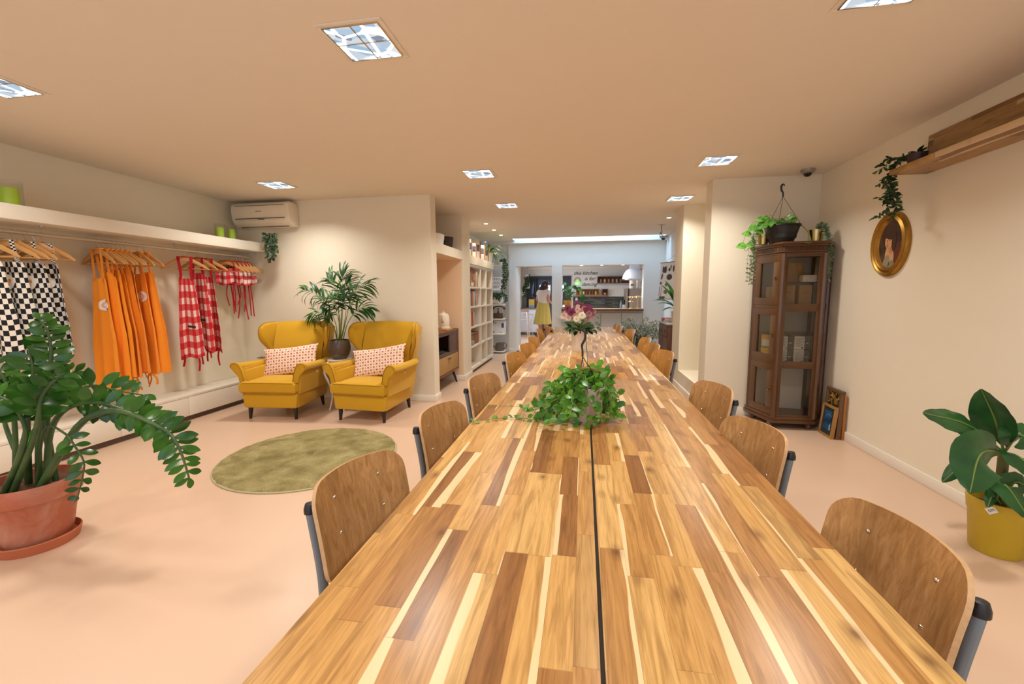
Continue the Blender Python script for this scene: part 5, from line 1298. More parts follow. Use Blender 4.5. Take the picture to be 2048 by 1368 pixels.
# tall oven unit with canisters
ou=thing('oven_unit','tall light metal unit with a black edge at the right of the kitchen','oven',(0,0,0))
a=W(1252,577,y=13.6); b=W(1284,640,y=13.6); MB().box(a.x,b.x+.2,13.6,14.3,0,a.z).build('body',P('warm_metal_panel',(150,136,124),.35,.6),ou); MB().box(a.x+.06,a.x+.10,13.585,13.6,.1,a.z).build('edge_strip',M['black'],ou)
zt=a.z
for i,(px,r,h,mt,lab) in enumerate(((1264,.085,.25,'paper','round white enamel canister with dark printing on the oven unit'),(1274.5,.06,.26,'white','slim white canister on the oven unit'),(1281,.05,.24,'steel','metal cup with black utensils on the oven unit'))):
    q=W(px,577,y=13.75); t_=thing('canister',lab,'canister',(q.x,13.75,zt)); MB().lathe([(.001,0),(r,0),(r,h),(r*.9,h+.01),(.001,h+.01)],seg=24).build('body',M[mt] if mt!='steel' else M['steel'],t_)
    if i==0: MB().box(-.05,.05,-r-.003,-r*.8,.08,.14).build('printing',M['print'],t_)
    if i==2:
        for k in range(5): MB().tube([(0,0,h*.5),(-.04+.02*k,-.01,h+.18+.03*(k%2)),],.008,6).build('utensil',M['black'],t_)
        MB().lathe([(.001,-.04),(.035,-.02),(.035,.03),(.001,.04)],c=(.0,0,h+.33),seg=12).build('wooden_spoon',M['hwood'],t_)
t_=kthing('wall_plaque','small gold plaque on the wall beside the tall oven unit','plaque',1251,590,15.19); MB().box(-.04,.04,-.02,0,-.02,.20).build('plate',M['brass'],t_)
# things on the hatch worktop
def hatch(px): return W(px,612,y=10.25).x
M['palegold']=P('pale_gold_metal',(222,186,120),.35,.7)
for i,px in enumerate((1262,1275)):
    t_=thing('palm_candleholder','pale gold palm tree candle holder, '+('left, with two tiers' if i==0 else 'right, taller')+' one on the hatch','candle holder',(hatch(px),10.22,1.055),0,'palm tree candle holders')
    MB().lathe([(.001,0),(.045,0),(.040,.012),(.012,.022),(.009,.15),(.010,.27),(.001,.28)],seg=16).build('trunk',M['palegold'],t_)
    for tz,R_ in (((.30,.10),(.20,.075)) if i==0 else ((.31,.10),)):
        for k in range(9):
            a=2*PI*k/9; m=MB(); m.leaf((0,0,tz-.02),(math.cos(a),math.sin(a),.55),(0,0,1),R_*1.15,.028,1.5,5,.2); m.build('frond',M['palegold'],t_)
t_=thing('glass_bottle','slim clear bottle on the hatch near the gold holders','bottle',(hatch(1242),10.28,1.055)); MB().lathe([(.001,0),(.026,0),(.026,.11),(.010,.15),(.010,.20),(.001,.20)],seg=16).build('body',P('blue_grey_glass',(150,170,190),.1,trans=.6),t_)
t_=thing('soap_dispenser','black and silver soap bottle on the hatch','bottle',(hatch(1248),10.22,1.055)); MB().lathe([(.001,0),(.032,0),(.032,.09),(.001,.095)],seg=16).build('body',M['chrome'],t_); MB().lathe([(.001,.09),(.022,.09),(.022,.21),(.001,.21)],seg=16).build('upper_body',M['black'],t_)
t_=thing('metal_scoop','shiny metal dish at the left end of the hatch','dish',(hatch(1128),10.12,1.055)); MB().lathe([(.001,0),(.04,0),(.05,.05),(.02,.09),(.001,.09)],seg=20).build('bowl',M['chrome'],t_)
t_=thing('paper_pad','white cards lying on the hatch behind the gold pot','card',(hatch(1140),10.30,1.055)); MB().box(-.05,.05,-.04,.04,0,.012).build('cards',M['paper'],t_)

# ---------------------------------------------------------------- the woman
PY=10.95
def pw(px,py,dy=0): return W(px,py,y=PY+dy)
wm=thing('person','woman with long dark hair, white top and yellow skirt standing in the kitchen doorway','person',(pw(1086,640).x,PY,0))
O=Vector((wm.location.x,PY,0))
def L(px,py,dy=0): return pw(px,py,dy)-O
skin=P('skin',(206,150,124),.5,var=.03,sub=.1)
J={}; order=[]
def j(n,p,r,par=None): J[n]=(len(order),Vector(p),r,par); order.append(n)
hz=L(1091.5,571).z; hx=L(1091.5,571).x
wz=L(1086,604).z; shz=L(1086,583.5).z
cx=L(1086.5,600).x
j('pelvis',(cx,0,wz-.13),.135); j('waist',(cx,.01,wz),.115,'pelvis'); j('chest',(cx+.005,.015,wz+.17),.125,'waist'); j('upchest',(cx+.01,.02,shz+.02),.10,'chest')
j('neck',(cx+.035,.01,shz+.075),.045,'upchest'); j('head0',(hx-.005,-.005,hz-.055),.055,'neck'); j('head1',(hx,0,hz+.02),.082,'head0'); j('head2',(hx-.005,.005,hz+.075),.062,'head1')
shR=L(1096,584,-.03); j('shR',(shR.x-.02,-.04,shR.z-.015),.052,'upchest'); e=L(1097.5,600,-.10); j('elR',(e.x,-.10,e.z-.02),.038,'shR'); w_=L(1103,606.5,-.02); j('wrR',(w_.x,.02,w_.z),.024,'elR'); j('haR',(w_.x+.05,.04,w_.z-.012),.026,'wrR')
shL=L(1077,584.5,.04); j('shL',(shL.x+.02,.05,shL.z-.02),.050,'upchest'); e=L(1074.5,599,.10); j('elL',(e.x,.10,e.z),.036,'shL'); j('wrL',(e.x+.09,.26,e.z-.08),.024,'elL'); j('haL',(e.x+.13,.32,e.z-.09),.026,'wrL')
for s,n in ((-1,'L'),(1,'R')):
    j('hip'+n,(cx+s*.085,0,wz-.20),.10,'pelvis'); j('kn'+n,(cx+s*.07,.01 if s<0 else -.03,.47),.055,'hip'+n); j('calf'+n,(cx+s*.065,.03,.32),.052,'kn'+n); j('an'+n,(cx+s*.06,.02,.08),.032,'calf'+n); j('toe'+n,(cx+s*.075,.10,.035),.032,'an'+n)
me=D.meshes.new('body'); me.from_pydata([J[n][1] for n in order],[(J[J[n][3]][0],J[n][0]) for n in order if J[n][3]],[])
bo=D.objects.new('body',me); COL.objects.link(bo); bo.parent=wm
sk=bo.modifiers.new('skin','SKIN'); sk.use_smooth_shade=True; me.materials.append(skin)
for k,n in enumerate(order): r=J[n][2]; me.skin_vertices[0].data[k].radius=(r,r); me.skin_vertices[0].data[k].use_root=(k==0)
sb=bo.modifiers.new('sub','SUBSURF'); sb.levels=2; sb.render_levels=2
# fingers
for hn,par,dd in (('haR','wrR',1),('haL','wrL',1)):
    h0=J[hn][1]; d=(h0-J[par][1]).normalized(); side=d.cross(Vector((0,0,1))).normalized()
    for k,(ln,of) in enumerate(((.055,-.024),(.066,-.008),(.062,.008),(.048,.022))):
        p=h0+side*of+d*.012; MB().tube([p,p+d*ln*.5,p+d*ln+Vector((0,0,-.012))],[.0085,.0075,.006],8).build('finger',skin,wm)
    p=h0-side*.026-d*.01; MB().tube([p,p+d*.03-side*.02,p+d*.055-side*.022],[.010,.009,.007],8).build('thumb',skin,wm)
# face, turned to the right
for nm,(x,y,z),(a,b,c),mt in (('nose',(.088,-.012,-.005),(.016,.010,.016),skin),('ear',(-.008,-.084,.0),(.016,.008,.028),skin),('lips',(.080,-.018,-.040),(.010,.016,.007),P('lip',(176,88,80),.5)),('eye',(.074,-.034,.014),(.010,.010,.006),P('eye_dark',(50,34,30),.3)),('eyebrow',(.078,-.036,.032),(.010,.016,.004),P('brow_dark',(50,32,26),.7)),('chin',(.058,-.012,-.068),(.026,.030,.02),skin)):
    m=MB(); pr_=[(math.sin(PI*k/8),-math.cos(PI*k/8)) for k in range(9)]; pr_[0]=(.01,-1); pr_[-1]=(.01,1); m.lathe(pr_,seg=12); o=m.build(nm,mt,wm); o.location=(hx+x,y,hz+z+.01); o.scale=(a,b,c)
# hair: cap and long fall over the back
hair=P('dark_brown_hair',(46,28,24),.45,vs=60,var=.35)
m=MB()
def cap(u,v):
    a=2*PI*u; ph=v*PI*.62; r=.104+.006*math.sin(a*9)
    x=-.012+r*math.sin(ph)*math.cos(a); y=.006+r*.95*math.sin(ph)*math.sin(a); z=.022+r*1.02*math.cos(ph)
    if x>.05 and z<.045: x=.05+(x-.05)*.2
    return (hx+x,y,hz+z)
m.sheet(cap,28,14); 
def fall(u,v):
    zt=hz+.03; zb=L(1080,590).z; z=zt+(zb-zt)*v
    c=Vector((hx-.03-.085*v,-.035-.02*v,z)); w=.085-.03*v+.02*math.sin(PI*v)
    a=(u)*2*PI; k=1+.10*math.sin(a*7+v*9)
    return (c.x+w*k*math.cos(a)*(1-.15*v), c.y+.055*k*math.sin(a)*(1-.3*v), z-.03*math.sin(a*3)*v)
m.sheet(fall,28,16); c=fall(0,1); m.add([(hx-.115,-.055,L(1080,592).z)]+[fall(k/28,1) for k in range(28)],[(0,1+k,1+(k+1)%28) for k in range(28)])
m.build('hair',hair,wm,ang=70)
# white top with cap sleeves
topm=fabric('white_knit_top',(232,222,218))
m=MB()
def tp(u,v):
    a=2*PI*u; z=wz-.03+(shz+.055-wz+.03)*v
    prof=[(0,.142,.125),(.3,.140,.126),(.6,.165,.140),(.8,.178,.138),(.93,.168,.125),(1,.095,.085)]
    for (p,ra,rb),(q,sa,sb_) in zip(prof[:-1],prof[1:]):
        if p<=v<=q: k=(v-p)/(q-p); rx=ra+(sa-ra)*k; ry_=rb+(sb_-rb)*k
    bust=.022*math.exp(-((v-.58)/.16)**2)*max(0,math.sin(a-.6))
    return (cx+.005*v+.01+(rx+bust)*math.cos(a),.012+(ry_+bust)*math.sin(a),z+.006*math.sin(a*5)*v)
m.sheet(tp,36,24); 
m.build('blouse',topm,wm,ang=80)
for n in ('shR','shL'):
    p=J[n][1]; e=J['el'+n[-1]][1]; d=(e-p).normalized(); MB().tube([p-d*.03,p+d*.02,p+d*.065],[.072,.074,.062],14).build('sleeve',topm,wm)
# pleated yellow skirt
skm=fabric('yellow_pleated_skirt',(204,186,104))
wl,wr=L(1077,604),L(1096,604); hl,hr=L(1067,648),L(1102,648)
m=MB()
def sk_(u,v):
    a=2*PI*u; v2=v**.85; rx0=(wr.x-wl.x)/2*1.02; rx1=(hr.x-hl.x)/2; c0_=(wl.x+wr.x)/2; c1_=(hl.x+hr.x)/2
    rx=rx0+(rx1-rx0)*(v2**.8); ry_=.105+(.20-.105)*v2**.8; pl=1+.045*v*math.sin(a*13)+.02*v*math.sin(a*31)
    c=c0_+(c1_-c0_)*v
    return (c+rx*pl*math.cos(a),.01+ry_*pl*math.sin(a),wz+.02+(L(1086,648).z-wz-.02)*v+.008*math.sin(a*13+1)*v)
m.sheet(sk_,120,24); m.build('skirt',skm,wm,ang=80)
MB().lathe([((wr.x-wl.x)/2*1.05,0),((wr.x-wl.x)/2*1.05,.035),((wr.x-wl.x)/2*1.0,.036),((wr.x-wl.x)/2*1.0,0)],c=((wl.x+wr.x)/2,.01,wz+.0),seg=36,sy=.92,cap=False).build('waistband',skm,wm)
for s in (-1,1): MB().lathe([(.001,0),(.045,0),(.05,.03),(.04,.06),(.001,.065)],c=(cx+s*.065,.05,0),seg=18,sy=1.9).build('shoe',M['black'],wm)
# ================================================================ plants
def green(name,c,c2=None,rough=.35,vs=6,spec=.5):
    t=NT(name); o=t.obj(); n=t.noise(o,vs,3); c2=c2 or tuple(int(x*.62) for x in c)
    col=t.mix(t.ramp(n,[(.35,(0,0,0)),(.65,(1,1,1))]),lin(c2),lin(c)); t.L(col,t.b.inputs['Base Color'])
    t.b.inputs['Roughness'].default_value=rough; t.b.inputs['Specular IOR Level'].default_value=spec
    # leaves let some light through
    tr=t.n('ShaderNodeBsdfTranslucent'); t.L(col,tr.inputs[0]); mx=t.n('ShaderNodeMixShader'); mx.inputs[0].default_value=.16
    t.L(t.b.outputs[0],mx.inputs[1]); t.L(tr.outputs[0],mx.inputs[2]); t.L(mx.outputs[0],t.out.inputs[0]); return t.mat
G1=green('zz_leaf',(64,116,36),(30,74,24),.22); GS=green('zz_stem',(84,112,62),(52,84,50),.4)
G2=green('hoya_leaf',(104,160,44),(52,112,28),.3,14); G3=green('palm_leaf',(58,112,38),(24,66,26),.4)
G4=green('banana_leaf',(44,98,44),(24,66,36),.35,5); G5=green('pothos_leaf',(102,158,56),(54,110,38),.35,20)
G6=green('grey_trailing_leaf',(152,166,132),(96,114,88),.6,20); G7=green('dark_vine_leaf',(66,100,52),(34,60,32),.5,12); G8=green('variegated_leaf',(206,214,196),(120,142,116),.5,30)
G9=green('spider_leaf',(112,142,74),(50,90,44),.4,14); GD=green('dark_hanging_leaf',(48,80,50),(26,52,34),.5,14)
soil=P('brown_soil',(92,60,40),.95,vs=60,var=.5,bump=.8,bs=60)
STEM=P('green_stem',(110,130,60),.5)
def terra():
    t=NT('limed_terracotta'); o=t.obj(); s=t.sep(o); n=t.noise(o,6,5,.65,1.0); n2=t.noise(o,2.5,3)
    f=t.ramp(t.m('MULTIPLY_ADD',n2,.5,t.m('MULTIPLY',n,.5)),[(.46,(0,0,0)),(.62,(1,1,1))]); col=t.mix(t.m('MULTIPLY',f,.45),lin((176,96,66)),lin((212,168,146)))
    t.L(col,t.b.inputs['Base Color']); t.b.inputs['Roughness'].default_value=.55; t.bump(n,.15,.004); return t.mat
# ---- ZZ plant, front left
PX,PYY=-3.07,1.79
zz=thing('zz_plant','big zz plant arching out of a limed terracotta pot, at the left edge','potted plant',(PX,PYY,0))
TC=terra(); MB().lathe([(.001,.018),(.135,.018),(.150,.07),(.185,.27),(.190,.285),(.206,.290),(.212,.375),(.206,.385),(.196,.382),(.188,.30),(.15,.10)],seg=64).build('pot',TC,zz,ang=50)
MB().lathe([(.001,0),(.168,0),(.182,.055),(.176,.060),(.166,.018),(.001,.016)],seg=64).build('saucer',P('terracotta_saucer',(186,104,68),.6,vs=10,var=.1),zz,ang=50)
m=MB(); vs=[(0,0,.34)]; 
for k in range(30):
    for r in (.10,.189): vs.append((r*math.cos(2*PI*k/30),r*math.sin(2*PI*k/30),.34+random.uniform(-.008,.008)))
fs=[]
for k in range(30):
    a=1+2*k; b=1+2*((k+1)%30); fs += [(0,a,b),(a,a+1,b+1,b)]
m.add(vs,fs); m.build('soil',soil,zz)
def stem_world(m,pts,r0,r1,off,n=26,seg=10):
    P_=[p-off for p in bez(pts,n)]; m.tube(P_,[r0+(r1-r0)*(k/n)**.8 for k in range(n+1)],seg); return P_
def zz_leaves(ml,P_,t0,count,L0,W0,rnd,up=Vector((0,0,1)),view=None):
    n=len(P_)-1
    for k in range(count):
        t=t0+(1-t0)*(k/max(1,count-1)); i=min(int(t*n),n-1); p=P_[i].lerp(P_[i+1],t*n-i); d=(P_[i+1]-P_[i]).normalized()
        v=view or Vector((-.8,.5,-.1)); side=d.cross(v).normalized()
        for s in (-1,1):
            if k==count-1 and s==1: dirv=d
            else: dirv=(side*s*.9+d*.45+Vector((rnd.uniform(-.2,.2),rnd.uniform(-.3,.3),rnd.uniform(-.15,.15))))
            sc=1-.35*max(0,t-.7)/.3
            nrm=(-v+Vector((rnd.uniform(-.5,.5),rnd.uniform(-.5,.5),rnd.uniform(-.2,.7))))
            ml.leaf(p,dirv,nrm,1.18*L0*sc*rnd.uniform(.85,1.15),1.2*W0*sc*rnd.uniform(.85,1.1),rnd.uniform(.1,.5),8,.12,tip=.55)
off=Vector((PX,PYY,0)); rnd=random.Random(11)
zb=.335
# (base x offset, base y offset), picture path, plane y, radii, leaf start, count, leaf length, width
ZS=[((.09,-.02),[(150,860),(200,826),(250,824),(300,845),(340,868),(362,905),(378,955)],1.72,.021,.0045,.42,17,.085,.040),
    ((.06,.03),[(100,870),(130,820),(190,805),(255,822),(300,836),(320,850)],1.80,.018,.005,.40,13,.088,.046),
    ((.05,.08),[(95,840),(120,800),(180,772),(230,780),(285,790)],1.95,.015,.004,.45,8,.095,.048),
    ((.03,.0),[(90,860),(128,866),(150,893),(168,925),(164,960),(156,992)],1.70,.007,.003,.40,8,.062,.032),
    ((-.01,.04),[(78,850),(95,760),(102,710),(96,665),(80,640)],1.83,.017,.004,.45,11,.078,.040),
    ((-.05,.02),[(55,850),(60,790),(66,740),(58,700)],1.78,.017,.005,.40,8,.10,.044),
    ((-.08,-.02),[(30,860),(22,800),(10,760),(-10,730)],1.74,.015,.005,.35,7,.10,.044),
    ((-.06,-.06),[(48,880),(60,820),(80,780),(110,748)],1.68,.017,.005,.40,7,.10,.040),
    ((.0,-.08),[(66,880),(76,840),(82,800),(100,770),(130,745)],1.66,.018,.005,.45,6,.095,.042),
    ((-.10,.05),[(14,860),(10,820),(30,770),(40,735)],1.86,.014,.004,.40,7,.095,.044),
    ((.02,.10),[(84,830),(110,790),(128,760),(150,742)],1.95,.014,.004,.45,6,.095,.042),
    ((-.03,-.10),[(50,880),(40,830),(14,800),(-14,790)],1.64,.015,.005,.45,6,.095,.042)]
for (bo_,path,py,r0,r1,t0,cnt,L0,W0) in ZS:
    pts=[Vector((PX+bo_[0],PYY+bo_[1],zb))]
    n=len(path)
    for i,(a,b) in enumerate(path): 
        yy=PYY+bo_[1]+(py-PYY-bo_[1])*min(1,(i+1)/3); pts.append(W(a,b,y=yy))
    m=MB(); P_=stem_world(m,pts,r0,r1,off); so_=m.build('stem',GS,zz)
    ml=MB(); zz_leaves(ml,P_,t0,cnt,L0,W0,rnd); ml.build('leaflets',G1,so_,ang=80)
m=MB(); m.leaf(W(58,905,y=1.70)-off,(-.1,0,1),(0,-1,0),.13,.03,.5,5,.2); m.build('young_leaf',green('young_leaf',(120,190,60),(90,170,50)),zz)

# ---- generic trailing strands
def strand(ms,ml,pts,r,step,L0,W0,rnd,spread=1.0,n=30,alt=True,nrm=None,droop=.3,tip=.45,downk=.3):
    P_=bez(pts,n); ms.tube(P_,r,5); acc=0; s=1
    for a,b in zip(P_[:-1],P_[1:]):
        acc+=(b-a).length
        while acc>step:
            acc-=step; d=(b-a).normalized(); q=Vector((rnd.uniform(-1,1),rnd.uniform(-1,1),rnd.uniform(-.4,.6))).normalized()
            dv_=(q*spread+d*.4-Vector((0,0,downk))).normalized(); nn=nrm or Vector((rnd.uniform(-.5,.5),-1+rnd.uniform(-.5,.5),rnd.uniform(0,1.2)))
            k=rnd.uniform(.7,1.15); ml.leaf(b,dv_,nn,L0*k,W0*k,droop*rnd.uniform(0,1.6),4,.15,tip=tip)
# ---- hoya in a bucket on the table
hx0,hy0=.015,2.15
hp=thing('hoya_plant','trailing hoya in a pale bucket with a black hook, on the near table','potted plant',(hx0,hy0,.75)); ho=Vector((hx0,hy0,.75))
M['bucket']=P('pale_grey_bucket',(196,180,164),.5,vs=14,var=.12); M['bluepot']=P('blue_grey_pot',(122,138,160),.45,vs=10,var=.2)
MB().lathe([(.001,0),(.075,0),(.085,.01),(.105,.185),(.100,.188),(.08,.02),(.001,.02)],c=(-.005,0,0),seg=40).build('bucket',M['bucket'],hp)
MB().lathe([(.001,.02),(.06,.02),(.082,.175),(.090,.18),(.078,.18),(.001,.165)],c=(.0,0,0),seg=32).build('inner_pot',M['bluepot'],hp)
MB().tube(bez([(-.105,0,.15),(-.10,0,.21),(-.06,0,.255),(.02,.01,.27),(.09,.02,.24),(.135,.02,.16),(.145,.0,.06)],22),[.013]*10+[.010]*13,8).build('rope_handle',P('twisted_rope',(150,112,76),.9,vs=90,var=.3,bump=.5),hp)
hk=[W(px,py,y=2.15)-ho for px,py in ((1160,667),(1163,660),(1170,664),(1170,678),(1164,690),(1165,702),(1165,713))]
MB().tube(bez(hk,22),[.0035]*4+[.0062]*12+[.005]*7,10).build('hook',M['black'],hp)
kb=hk[-1]
for q in ((1158,765),(1168,768),(1188,748)): MB().tube([kb,W(q[0],q[1],y=2.15+(.05 if q[0]==1168 else -.03))-ho],.0022,5).build('hanger_wire',M['black'],hp)
rnd=random.Random(5); ms=MB(); ml=MB()
for k in range(46):
    a=rnd.uniform(0,2*PI); rr=rnd.uniform(.02,.08); st=Vector((rr*math.cos(a),rr*math.sin(a),.18)); R1_=rnd.uniform(.10,.165); z1=rnd.uniform(.02,.20)
    hgt=.20+rnd.uniform(0,.055); ax=math.cos(a); ay=math.sin(a)
    pts=[st,(R1_*.6*ax,R1_*.6*ay,hgt),(R1_*ax,R1_*ay,(hgt+z1)/2),(R1_*1.08*ax+rnd.uniform(-.02,.02),R1_*1.02*ay,max(.02,z1-.03))]
    strand(ms,ml,pts,.0018,.030,.050,.030,rnd,1.0,16,downk=.1)
for k in range(26):
    px=rnd.uniform(1078,1150); py=rnd.uniform(775,845); zt_=.75+rnd.uniform(.015,.12)*(px-1060)/80
    e=W(px,py,z=zt_)-ho; st=Vector((-.06,rnd.uniform(-.05,.03),.18)); mid=(st+e)*.5+Vector((0,0,.05))
    strand(ms,ml,[st,mid,e],.0018,.030,.052,.031,rnd,1.0,16,downk=0)
for k in range(30):
    a=rnd.uniform(0,2*PI); rr=rnd.uniform(.02,.10); p=Vector((rr*math.cos(a),rr*math.sin(a),rnd.uniform(.19,.27))); ml.leaf(p,(math.cos(a),math.sin(a),rnd.uniform(.1,1.4)),(0,-.6,.8),.058,.036,.4,4,.15,tip=.45)
# shoots lying over the table to the left
for path in ([(1130,770),(1108,790),(1080,812),(1062,822),(1040,815)],[(1130,790),(1100,805),(1075,818),(1060,835),(1035,836)],[(1140,830),(1120,838),(1095,842),(1070,842)],[(1110,800),(1080,812),(1062,808)],[(1140,810),(1118,822),(1104,836)],[(1135,775),(1122,795),(1112,815)]):
    pts=[Vector((-.06,-.02,.17))]+[W(a,b,z=.75+max(.012,.13-.035*i))-ho for i,(a,b) in enumerate(path)]
    strand(ms,ml,pts,.0018,.045,.045,.028,rnd,.9,22,downk=0)
pts=[W(a,b,z=.758)-ho for a,b in ((1075,842),(1045,836),(1010,836),(985,838),(960,842),(943,845))]
strand(ms,ml,pts,.0014,.035,.034,.024,rnd,.7,26,nrm=Vector((0,-.4,1)),downk=-.3)
pts=[W(a,b,z=.756)-ho for a,b in ((1140,800),(1100,812),(1060,815),(1020,812),(982,812),(970,808))]
strand(ms,ml,pts,.0013,.14,.018,.010,rnd,.7,26,nrm=Vector((0,-.4,1)),downk=-.3)
pts=[Vector((.08,0,.19)),W(1225,800,y=2.15)-ho,W(1245,785,y=2.15)-ho]; strand(ms,ml,pts,.0014,.05,.03,.012,rnd,.7,14)
ml.leaf(Vector((-.11,0,.18)),(-.3,0,1),(0,-1,.2),.06,.02,.2); ml.leaf(Vector((.10,.05,.24)),(.3,0,.9),(0,-1,.2),.05,.03,.2)
ms.build('runners',STEM,hp); ml.build('foliage',G2,hp,ang=80)

# ---- vase with cut flowers
vy=5.0; v0=W(1158,704,z=.75)
vp=thing('flower_vase','pale ribbed vase with pink, white and burgundy flowers on the middle table','vase',(v0.x,v0.y+.08,.75)); vo=Vector(vp.location)
vr=(W(1172.5,690,y=vo.y).x-W(1143.5,690,y=vo.y).x)/2; vh=W(1158,659,y=vo.y).z-.75
prf=[]
for k in range(9): t_=k/8; prf.append((vr*(.94+.06*math.sin(PI*min(1,t_*1.25)*.5+.0)),.012+(vh-.012)*t_))
def ribpot():
    m=MB(); N=72; vs=[]; fs=[]; pp=[(.001,0),(vr*.90,0)]+prf+[(vr*.93,vh),(vr*.9,vh-.03),(.001,vh-.03)]
    for (r,z) in pp:
        for k in range(N): a=2*PI*k/N; rr=r*(1+(.018 if k%3 else -.0) if .02<z<vh-.001 else 1); vs.append((rr*math.cos(a),rr*math.sin(a),z))
    for i in range(len(pp)-1):
        for k in range(N): fs.append((i*N+k,i*N+(k+1)%N,(i+1)*N+(k+1)%N,(i+1)*N+k))
    m.add(vs,fs); return m
ribpot().build('vase_body',P('ribbed_cream_ceramic',(238,222,204),.5,vs=10,var=.06),vp)
rnd=random.Random(3); ms=MB(); ml=MB()
def flower(kind,px,py,dy,r,col,cc):
    c=W(px,py,y=vo.y+dy)-vo; base=Vector((rnd.uniform(-.03,.03),rnd.uniform(-.03,.03),vh-.02)); ms.tube(bez([base,(base+c)*.5+Vector((0,0,.02)),c],8),.0028,5)
    n_=(Vector((c.x*.8,-.9+c.y,(c.z-vh)*.9))).normalized(); q=n_.orthogonal().normalized(); q2=n_.cross(q); m=MB()
    rings={'gerbera':[(1.0,20,.05),(.72,16,.25)],'mum':[(1,22,.0),(.8,18,.3),(.55,14,.6)],'carnation':[(1,14,.1),(.8,14,.5),(.6,12,.9),(.35,8,1.2)]}[kind]
    for (sc,cnt,el) in rings:
        for k in range(cnt):
            a=2*PI*k/cnt+sc*3; d=(q*math.cos(a)+q2*math.sin(a)+n_*el).normalized(); m.leaf(c,d,n_,r*sc*rnd.uniform(.9,1.1),r*(.34 if kind!='carnation' else .6),.3 if kind!='carnation' else -.3,3,.1,tip=.65)
    o=m.build('flower',col,vp,ang=80)
    if cc: m=MB(); m.lathe([(.001,-.004),(r*.26,0),(r*.2,r*.12),(.001,r*.16)],seg=12); o2=m.build('flower_centre',cc,o); o2.location=c+n_*.004; o2.rotation_euler=n_.to_track_quat('Z','Y').to_euler()
burg=P('burgundy_petal',(120,24,70),.6,vs=40,var=.2); pink=P('soft_pink_petal',(232,176,160),.6,vs=40,var=.12); pale=P('pale_pink_petal',(240,212,200),.6,vs=40,var=.1); whi=P('white_petal',(246,240,224),.6,vs=40,var=.05); mauve=P('mauve_petal',(186,138,140),.6,vs=60,var=.25); darkc=P('dark_flower_eye',(60,20,34),.8); yelc=P('green_yellow_eye',(190,190,70),.8)
for f_ in (('gerbera',1143,624,-.10,.052,burg,darkc),('gerbera',1135,616.5,.0,.042,burg,darkc),('gerbera',1153,609,.03,.042,burg,None),('gerbera',1164,611,.04,.036,burg,None),('gerbera',1173,620,.0,.046,burg,None),('gerbera',1180,620,-.04,.04,burg,None),('gerbera',1177,614,.05,.036,burg,None),
  ('carnation',1128,632,-.02,.044,pale,None),('carnation',1137,636,-.06,.04,pale,None),('carnation',1133,626,.03,.038,pale,None),('carnation',1155,621,-.03,.040,pale,None),('carnation',1162,625,-.07,.038,pink,None),('carnation',1151,632,-.10,.032,pink,None),('carnation',1168,617,.02,.032,pink,None),
  ('mum',1164,631,-.12,.046,whi,yelc),('mum',1153,638,-.12,.042,whi,yelc),('mum',1159,643,-.08,.024,whi,yelc),
  ('carnation',1178,628,-.06,.040,mauve,None),('carnation',1185,631,-.02,.042,mauve,None),('carnation',1176,637,-.08,.034,mauve,None),('carnation',1187,623,.02,.034,mauve,None),('carnation',1156,613,.0,.026,pale,None),('carnation',1149,615,.02,.024,mauve,None)): flower(*f_)
for k in range(70):
    a=rnd.uniform(0,2*PI); p=Vector((.03*math.cos(a),.03*math.sin(a),vh-.01)); d=Vector((math.cos(a)*1.0,math.sin(a)*.8,rnd.uniform(.0,1.3))); L_=rnd.uniform(.10,.20); st=p+d.normalized()*L_*.35
    ms.tube([p,st],.0018,4); ml.leaf(st,d+Vector((0,0,-.2)),(0,-.3,1),L_*.62,.048,rnd.uniform(.2,1.1),5,.15)
for k in range(6): p=W(1140,652,y=vo.y)-vo; ml.leaf(Vector((-.02,0,vh-.01)),W(1111,637+2.5*k,y=vo.y-.03*k)-vo-Vector((-.02,0,vh-.01)),(0,-.3,1),.30,.012,-.12,5,.1)
for px,py in ((1190,645),(1193,655),(1188,630),(1176,662),(1184,660)): c=W(px,py,y=vo.y)-vo; ms.tube([Vector((0,0,vh)),c],.0018,4); ml.leaf(c,(.5,-.2,-.1),(0,-.6,.8),.07,.05,.8,4,.1)
ms.build('cut_stems',STEM,vp); ml.build('greenery',green('bouquet_leaf',(70,110,46),(34,66,30),.45),vp,ang=80)
# second pot further back
q=W(1176,661,z=.75); t_=thing('brass_planter','woven brass planter with broad leaves behind the flower vase','potted plant',(q.x,q.y,.75))
MB().lathe([(.001,0),(.06,0),(.10,.11),(.095,.11),(.05,.01),(.001,.01)],seg=24).build('planter',P('aged_bronze_weave',(120,100,64),.5,.5,vs=30,var=.4),t_)
m=MB(); rnd=random.Random(9)
for k in range(12): a=rnd.uniform(0,2*PI); m.leaf((0,0,.10),(math.cos(a),math.sin(a)*.8,rnd.uniform(-.1,.7)),(0,0,1),rnd.uniform(.12,.18),.07,rnd.uniform(.5,1.4),5,.1)
m.build('foliage',green('broad_leaf',(60,104,44),(36,70,30)),t_,ang=80)

